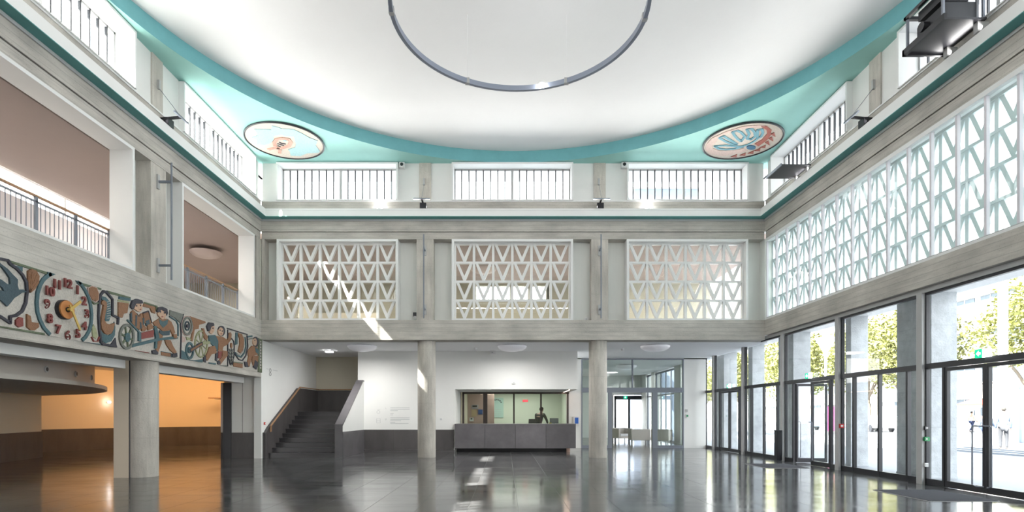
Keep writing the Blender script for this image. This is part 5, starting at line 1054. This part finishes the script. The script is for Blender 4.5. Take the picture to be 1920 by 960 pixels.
# white pole, kiosk base, lamp post
t = thing('flag_pole', 'tall thick white pole outside the doors at the right', 'pole', (26.9, 30, 0)); obj('shaft', MB().tube([(26.9, 30, 2.9), (26.9, 30, 13)], 0.22, 20), WHITE, t, True); obj('base_block', MB().box(26.4, 27.3, 29.5, 30.4, 0, 2.95), WHITE, t)
t = thing('sign_pillar', 'grey blue information pillar right of the white pole', 'pillar', (28.4, 30.5, 0)); obj('pillar_body', MB().box(28.1, 28.6, 30.2, 30.7, 0, 3.0), mat('pillar_blue_grey', (0.25, 0.32, 0.42), 0.6), t); obj('pillar_cap', MB().box(28.05, 28.65, 30.15, 30.75, 3.0, 3.1), STEEL, t)
lx, ly = 600 / F * 30, 30
t = thing('street_lamp', 'white street lamp with an inverted cone head behind the open door', 'street lamp', (lx, ly, 0)); obj('pole', MB().tube([(lx, ly, 0), (lx, ly, 4.7)], [0.09, 0.06], 12), WHITE, t, True); obj('lamp_head', MB().lathe([(0.06, 4.6), (0.12, 4.9), (0.5, 5.6), (0.5, 5.66), (0.001, 5.7)], (lx, ly, 0), 24), WHITE, t)
t = thing('pink_poster_board', 'magenta board standing on the square beyond the glazing', 'board', (19.6, 33.5, 0)); obj('board', MB().box(19.3, 20.0, 33.4, 33.5, 0.5, 2.0), mat('magenta', (0.5, 0.06, 0.25), 0.5), t)
for s_ in (19.4, 19.9): obj('leg', MB().box(s_ - 0.03, s_ + 0.03, 33.42, 33.48, 0, 0.5), STEEL, t)
# cars
def car(x, y, rz, col, lb):
    t = thing('car', lb, 'car', (x, y, 0), 'parked cars across the square'); t.rotation_euler = (0, 0, R(rz))
    prof = [(-2.1, 0.35), (-2.12, 0.75), (-1.95, 0.9), (-1.3, 0.98), (-0.75, 1.42), (0.75, 1.45), (1.45, 1.0), (2.0, 0.9), (2.1, 0.6), (2.05, 0.35)]
    body = MB().prism([(a, -0.85, b) for a, b in prof], (0, 1.7, 0)); o = link('body', body.mesh('body', mat('car_%s' % lb[:5], col, 0.3)), t); bv = o.modifiers.new('b', 'BEVEL'); bv.width = 0.06; bv.segments = 2
    link('side_window', MB().prism([(-0.95, -0.86, 1.0), (-0.65, -0.86, 1.36), (0.7, -0.86, 1.38), (1.2, -0.86, 1.02)], (0, 1.72, 0)).mesh('side_window', mat('car_glass', (0.05, 0.07, 0.09), 0.1)), t)
    wmesh = MB().tube([(0, -0.1, 0), (0, 0.1, 0)], 0.32, 18).mesh('wheel', BLACK)
    for (a, b) in ((-1.35, -0.8), (-1.35, 0.8), (1.35, -0.8), (1.35, 0.8)): link('wheel', wmesh, t, (a, b, 0.32))
car(33.2, 50, 80, (0.55, 0.57, 0.6), 'silver car parked under the trees in the fixed bay'); car(30.5, 57, 85, (0.3, 0.4, 0.55), 'blue car parked under the trees left of the first'); car(40.5, 44, 80, (0.5, 0.06, 0.05), 'red vehicle behind the walking people')
# awning of a shop
t = thing('shop_awning', 'red awning of a shop across the square seen through the nearest door', 'awning', (50.5, 58, 2.7)); obj('awning_cloth', MB().prism([(52, 55, 3.2), (50.4, 55, 2.7), (50.4, 55, 2.5), (52, 55, 2.9)], (0, 7, 0)), mat('awning_red', (0.6, 0.09, 0.05), 0.7), t)
obj('awning_arm', MB().bar((52, 55.2, 2.6), (50.5, 55.2, 2.6), 0.05).bar((52, 61.8, 2.6), (50.5, 61.8, 2.6), 0.05), STEEL, t)
# ================================================================ PEOPLE
SKIN = mat('skin', (0.48, 0.30, 0.22), 0.6)
def skin_obj(name, verts, edges, radii, m, parent, root=0, sub=1):
    me = bpy.data.meshes.new(name); me.from_pydata(verts, edges, []); o = bpy.data.objects.new(name, me); COL.objects.link(o); o.parent = parent
    md = o.modifiers.new('skin', 'SKIN'); md.use_smooth_shade = True
    for i, v in enumerate(me.skin_vertices[0].data): v.radius = radii[i] if isinstance(radii[i], tuple) else (radii[i], radii[i]); v.use_root = (i == root)
    sb = o.modifiers.new('sub', 'SUBSURF'); sb.levels = sub; sb.render_levels = sub
    dg = bpy.context.evaluated_depsgraph_get(); dg.update(); m2 = bpy.data.meshes.new_from_object(o.evaluated_get(dg))
    o.modifiers.clear(); o.data = m2; m2.name = name; m2.materials.clear(); m2.materials.append(m); return o
def person(loc, rz, lb, top, legs, hair, pose, scale=1.0, bare_legs=False, extra=None):
    """pose: dict of joint positions in body space (facing -y)"""
    t = thing('person', lb, 'person', loc); t.rotation_euler = (0, 0, R(rz)); t.scale = (scale,) * 3
    J = dict(pelvis=(0, 0, 0.95), waist=(0, 0, 1.10), chest=(0, 0, 1.32), neck=(0, 0, 1.48), jaw=(0, -0.01, 1.58), head=(0, -0.01, 1.67), crown=(0, 0, 1.75),
             shL=(0.18, 0, 1.42), elL=(0.23, 0.02, 1.14), wrL=(0.24, -0.06, 0.90), shR=(-0.18, 0, 1.42), elR=(-0.23, 0.02, 1.14), wrR=(-0.24, -0.06, 0.90),
             hipL=(0.09, 0, 0.90), knL=(0.10, -0.02, 0.49), anL=(0.10, 0.02, 0.09), toL=(0.11, -0.15, 0.04), hipR=(-0.09, 0, 0.90), knR=(-0.10, -0.02, 0.49), anR=(-0.10, 0.02, 0.09), toR=(-0.11, -0.15, 0.04))
    J.update(pose)
    rad = dict(pelvis=(0.15, 0.11), waist=(0.13, 0.10), chest=(0.155, 0.115), neck=0.055, jaw=(0.062, 0.075), head=(0.078, 0.098), crown=(0.055, 0.07), shL=0.062, elL=0.042, wrL=0.028, shR=0.062, elR=0.042, wrR=0.028, hipL=0.09, knL=0.058, anL=0.038, toL=0.035, hipR=0.09, knR=0.058, anR=0.038, toR=0.035)
    names = list(J); idx = {n: i for i, n in enumerate(names)}; V = [J[n] for n in names]; Rd = [rad[n] for n in names]
    E = [('pelvis', 'waist'), ('waist', 'chest'), ('chest', 'neck'), ('neck', 'jaw'), ('jaw', 'head'), ('head', 'crown'), ('chest', 'shL'), ('shL', 'elL'), ('elL', 'wrL'), ('chest', 'shR'), ('shR', 'elR'), ('elR', 'wrR'), ('pelvis', 'hipL'), ('hipL', 'knL'), ('knL', 'anL'), ('anL', 'toL'), ('pelvis', 'hipR'), ('hipR', 'knR'), ('knR', 'anR'), ('anR', 'toR')]
    E = [(idx[a], idx[b]) for a, b in E]
    for sd, sg in (('L', 1), ('R', -1)):               # palm and five fingers
        w_ = Vector(J['wr' + sd]); d = (w_ - Vector(J['el' + sd])).normalized(); V.append(tuple(w_ + d * 0.07)); Rd.append((0.033, 0.018)); pi_ = len(V) - 1; E.append((idx['wr' + sd], pi_))
        for q in range(4):
            p = w_ + d * 0.10 + Vector((0, (q - 1.5) * 0.018, 0)); V.append(tuple(p)); Rd.append(0.009); E.append((pi_, len(V) - 1)); L = (0.05, 0.065, 0.06, 0.045)[q]
            V.append(tuple(p + d * L + Vector((-sg * 0.015, 0, 0)))); Rd.append(0.007); E.append((len(V) - 2, len(V) - 1))
        p = w_ + d * 0.05 + Vector((0, -0.035, 0)); V.append(tuple(p)); Rd.append(0.01); E.append((pi_, len(V) - 1)); V.append(tuple(p + d * 0.04 + Vector((0, -0.015, 0)))); Rd.append(0.008); E.append((len(V) - 2, len(V) - 1))
    skin_obj('body', V, E, Rd, SKIN, t)
    def sub(nm, ns, es, m, g):
        ii = {n: i for i, n in enumerate(ns)}
        rr = [tuple(a + g for a in rad[n]) if isinstance(rad[n], tuple) else rad[n] + g for n in ns]
        return skin_obj(nm, [J[n] for n in ns], [(ii[a], ii[b]) for a, b in es], rr, m, t)
    J['wrLs'] = J['wrL']
    sub('jacket', ['waist', 'pelvis', 'chest', 'shL', 'elL', 'wrL', 'shR', 'elR', 'wrR'], [('pelvis', 'waist'), ('waist', 'chest'), ('chest', 'shL'), ('shL', 'elL'), ('elL', 'wrL'), ('chest', 'shR'), ('shR', 'elR'), ('elR', 'wrR')], top, 0.016)
    sub('trousers', ['pelvis', 'hipL', 'knL', 'anL', 'hipR', 'knR', 'anR'], [('pelvis', 'hipL'), ('hipL', 'knL'), ('knL', 'anL'), ('pelvis', 'hipR'), ('hipR', 'knR'), ('knR', 'anR')], legs, 0.012)
    for sd in 'LR': sub('shoe', ['an' + sd, 'to' + sd], [('an' + sd, 'to' + sd)], BLACK, 0.01)
    hd = Vector(J['head']); cv = Vector(J['crown'])
    hb = MB()
    for i in range(7):
        pass
    hm = bpy.data.meshes.new('hair'); bmx = bmesh.new(); bmesh.ops.create_uvsphere(bmx, u_segments=16, v_segments=10, radius=0.105)
    for v in list(bmx.verts):
        if v.co.z < -0.03 and v.co.y < 0.02 or v.co.y < -0.07 and v.co.z < 0.03: bmx.verts.remove(v)
    bmx.to_mesh(hm); bmx.free(); hm.materials.append(hair); ho = bpy.data.objects.new('hair', hm); COL.objects.link(ho); ho.parent = t; ho.location = hd.lerp(cv, 0.45) + Vector((0, 0.012, 0.0)); ho.scale = (0.85, 1.02, 0.95)
    f = hd + Vector((0, -0.10, 0)); link('nose', MB().tube([f + Vector((0, 0, 0.015)), f + Vector((0, -0.018, -0.012))], [0.006, 0.012], 8).mesh('nose', SKIN), t)
    for s_ in (-1, 1): link('eye', MB().lathe([(0.001, -0.008), (0.008, 0), (0.001, 0.008)], tuple(f + Vector((s_ * 0.03, 0.008, 0.015))), 8).mesh('eye', BLACK), t); link('ear', MB().tube([hd + Vector((s_ * 0.078, 0, -0.02)), hd + Vector((s_ * 0.09, 0.01, 0.02))], 0.014, 8).mesh('ear', SKIN), t)
    link('mouth', MB().box(f.x - 0.02, f.x + 0.02, f.y + 0.005, f.y + 0.012, f.z - 0.05, f.z - 0.043).mesh('mouth', mat('lips', (0.35, 0.12, 0.1))), t)
    return t
HB = mat('dark_hair', (0.03, 0.022, 0.018), 0.7); OLJ = mat('olive_jacket', (0.055, 0.055, 0.045), 0.9); JEAN = mat('blue_jeans', (0.02, 0.035, 0.10), 0.9); LBS = mat('light_blue_shirt', (0.10, 0.14, 0.22), 0.9); GRT = mat('grey_trousers', (0.05, 0.052, 0.06), 0.9); TSH = mat('cream_shirt', (0.6, 0.55, 0.42), 0.9); RUST = mat('rust_bag', (0.38, 0.12, 0.05), 0.8)
walk = dict(knL=(0.1, -0.22, 0.52), anL=(0.1, -0.22, 0.1), toL=(0.11, -0.38, 0.06), knR=(-0.1, 0.08, 0.49), anR=(-0.1, 0.34, 0.14), toR=(-0.11, 0.2, 0.05), wrL=(0.23, 0.14, 0.93), wrR=(-0.22, -0.22, 0.98), elR=(-0.23, -0.04, 1.15))
lean = dict(waist=(0, -0.05, 1.10), chest=(0, -0.20, 1.30), neck=(0, -0.30, 1.43), jaw=(0, -0.36, 1.50), head=(0, -0.38, 1.58), crown=(0, -0.38, 1.66), shL=(0.18, -0.2, 1.38), elL=(0.24, -0.36, 1.15), wrL=(0.2, -0.56, 1.02), shR=(-0.18, -0.2, 1.38), elR=(-0.24, -0.36, 1.15), wrR=(-0.2, -0.56, 1.02))
tp = person((1.5, 25.45, 0), 155, 'person in a dark olive jacket leaning over the desk behind the reception window', OLJ, GRT, HB, lean, 1.09)
person((21.1, 23.5, 0), 150, 'person in a light blue shirt and grey trousers walking outside the right door', LBS, GRT, mat('grey_hair', (0.05, 0.045, 0.04), 0.8), {}, 1.02)
person((21.3, 24.6, 0), 110, 'person in pale shirt and blue jeans striding beside the other outside', LBS, JEAN, HB, walk, 0.98)
person((39.5, 47, 0), 100, 'distant person in cream shirt and blue trousers crossing the square', TSH, JEAN, HB, walk, 1.0)
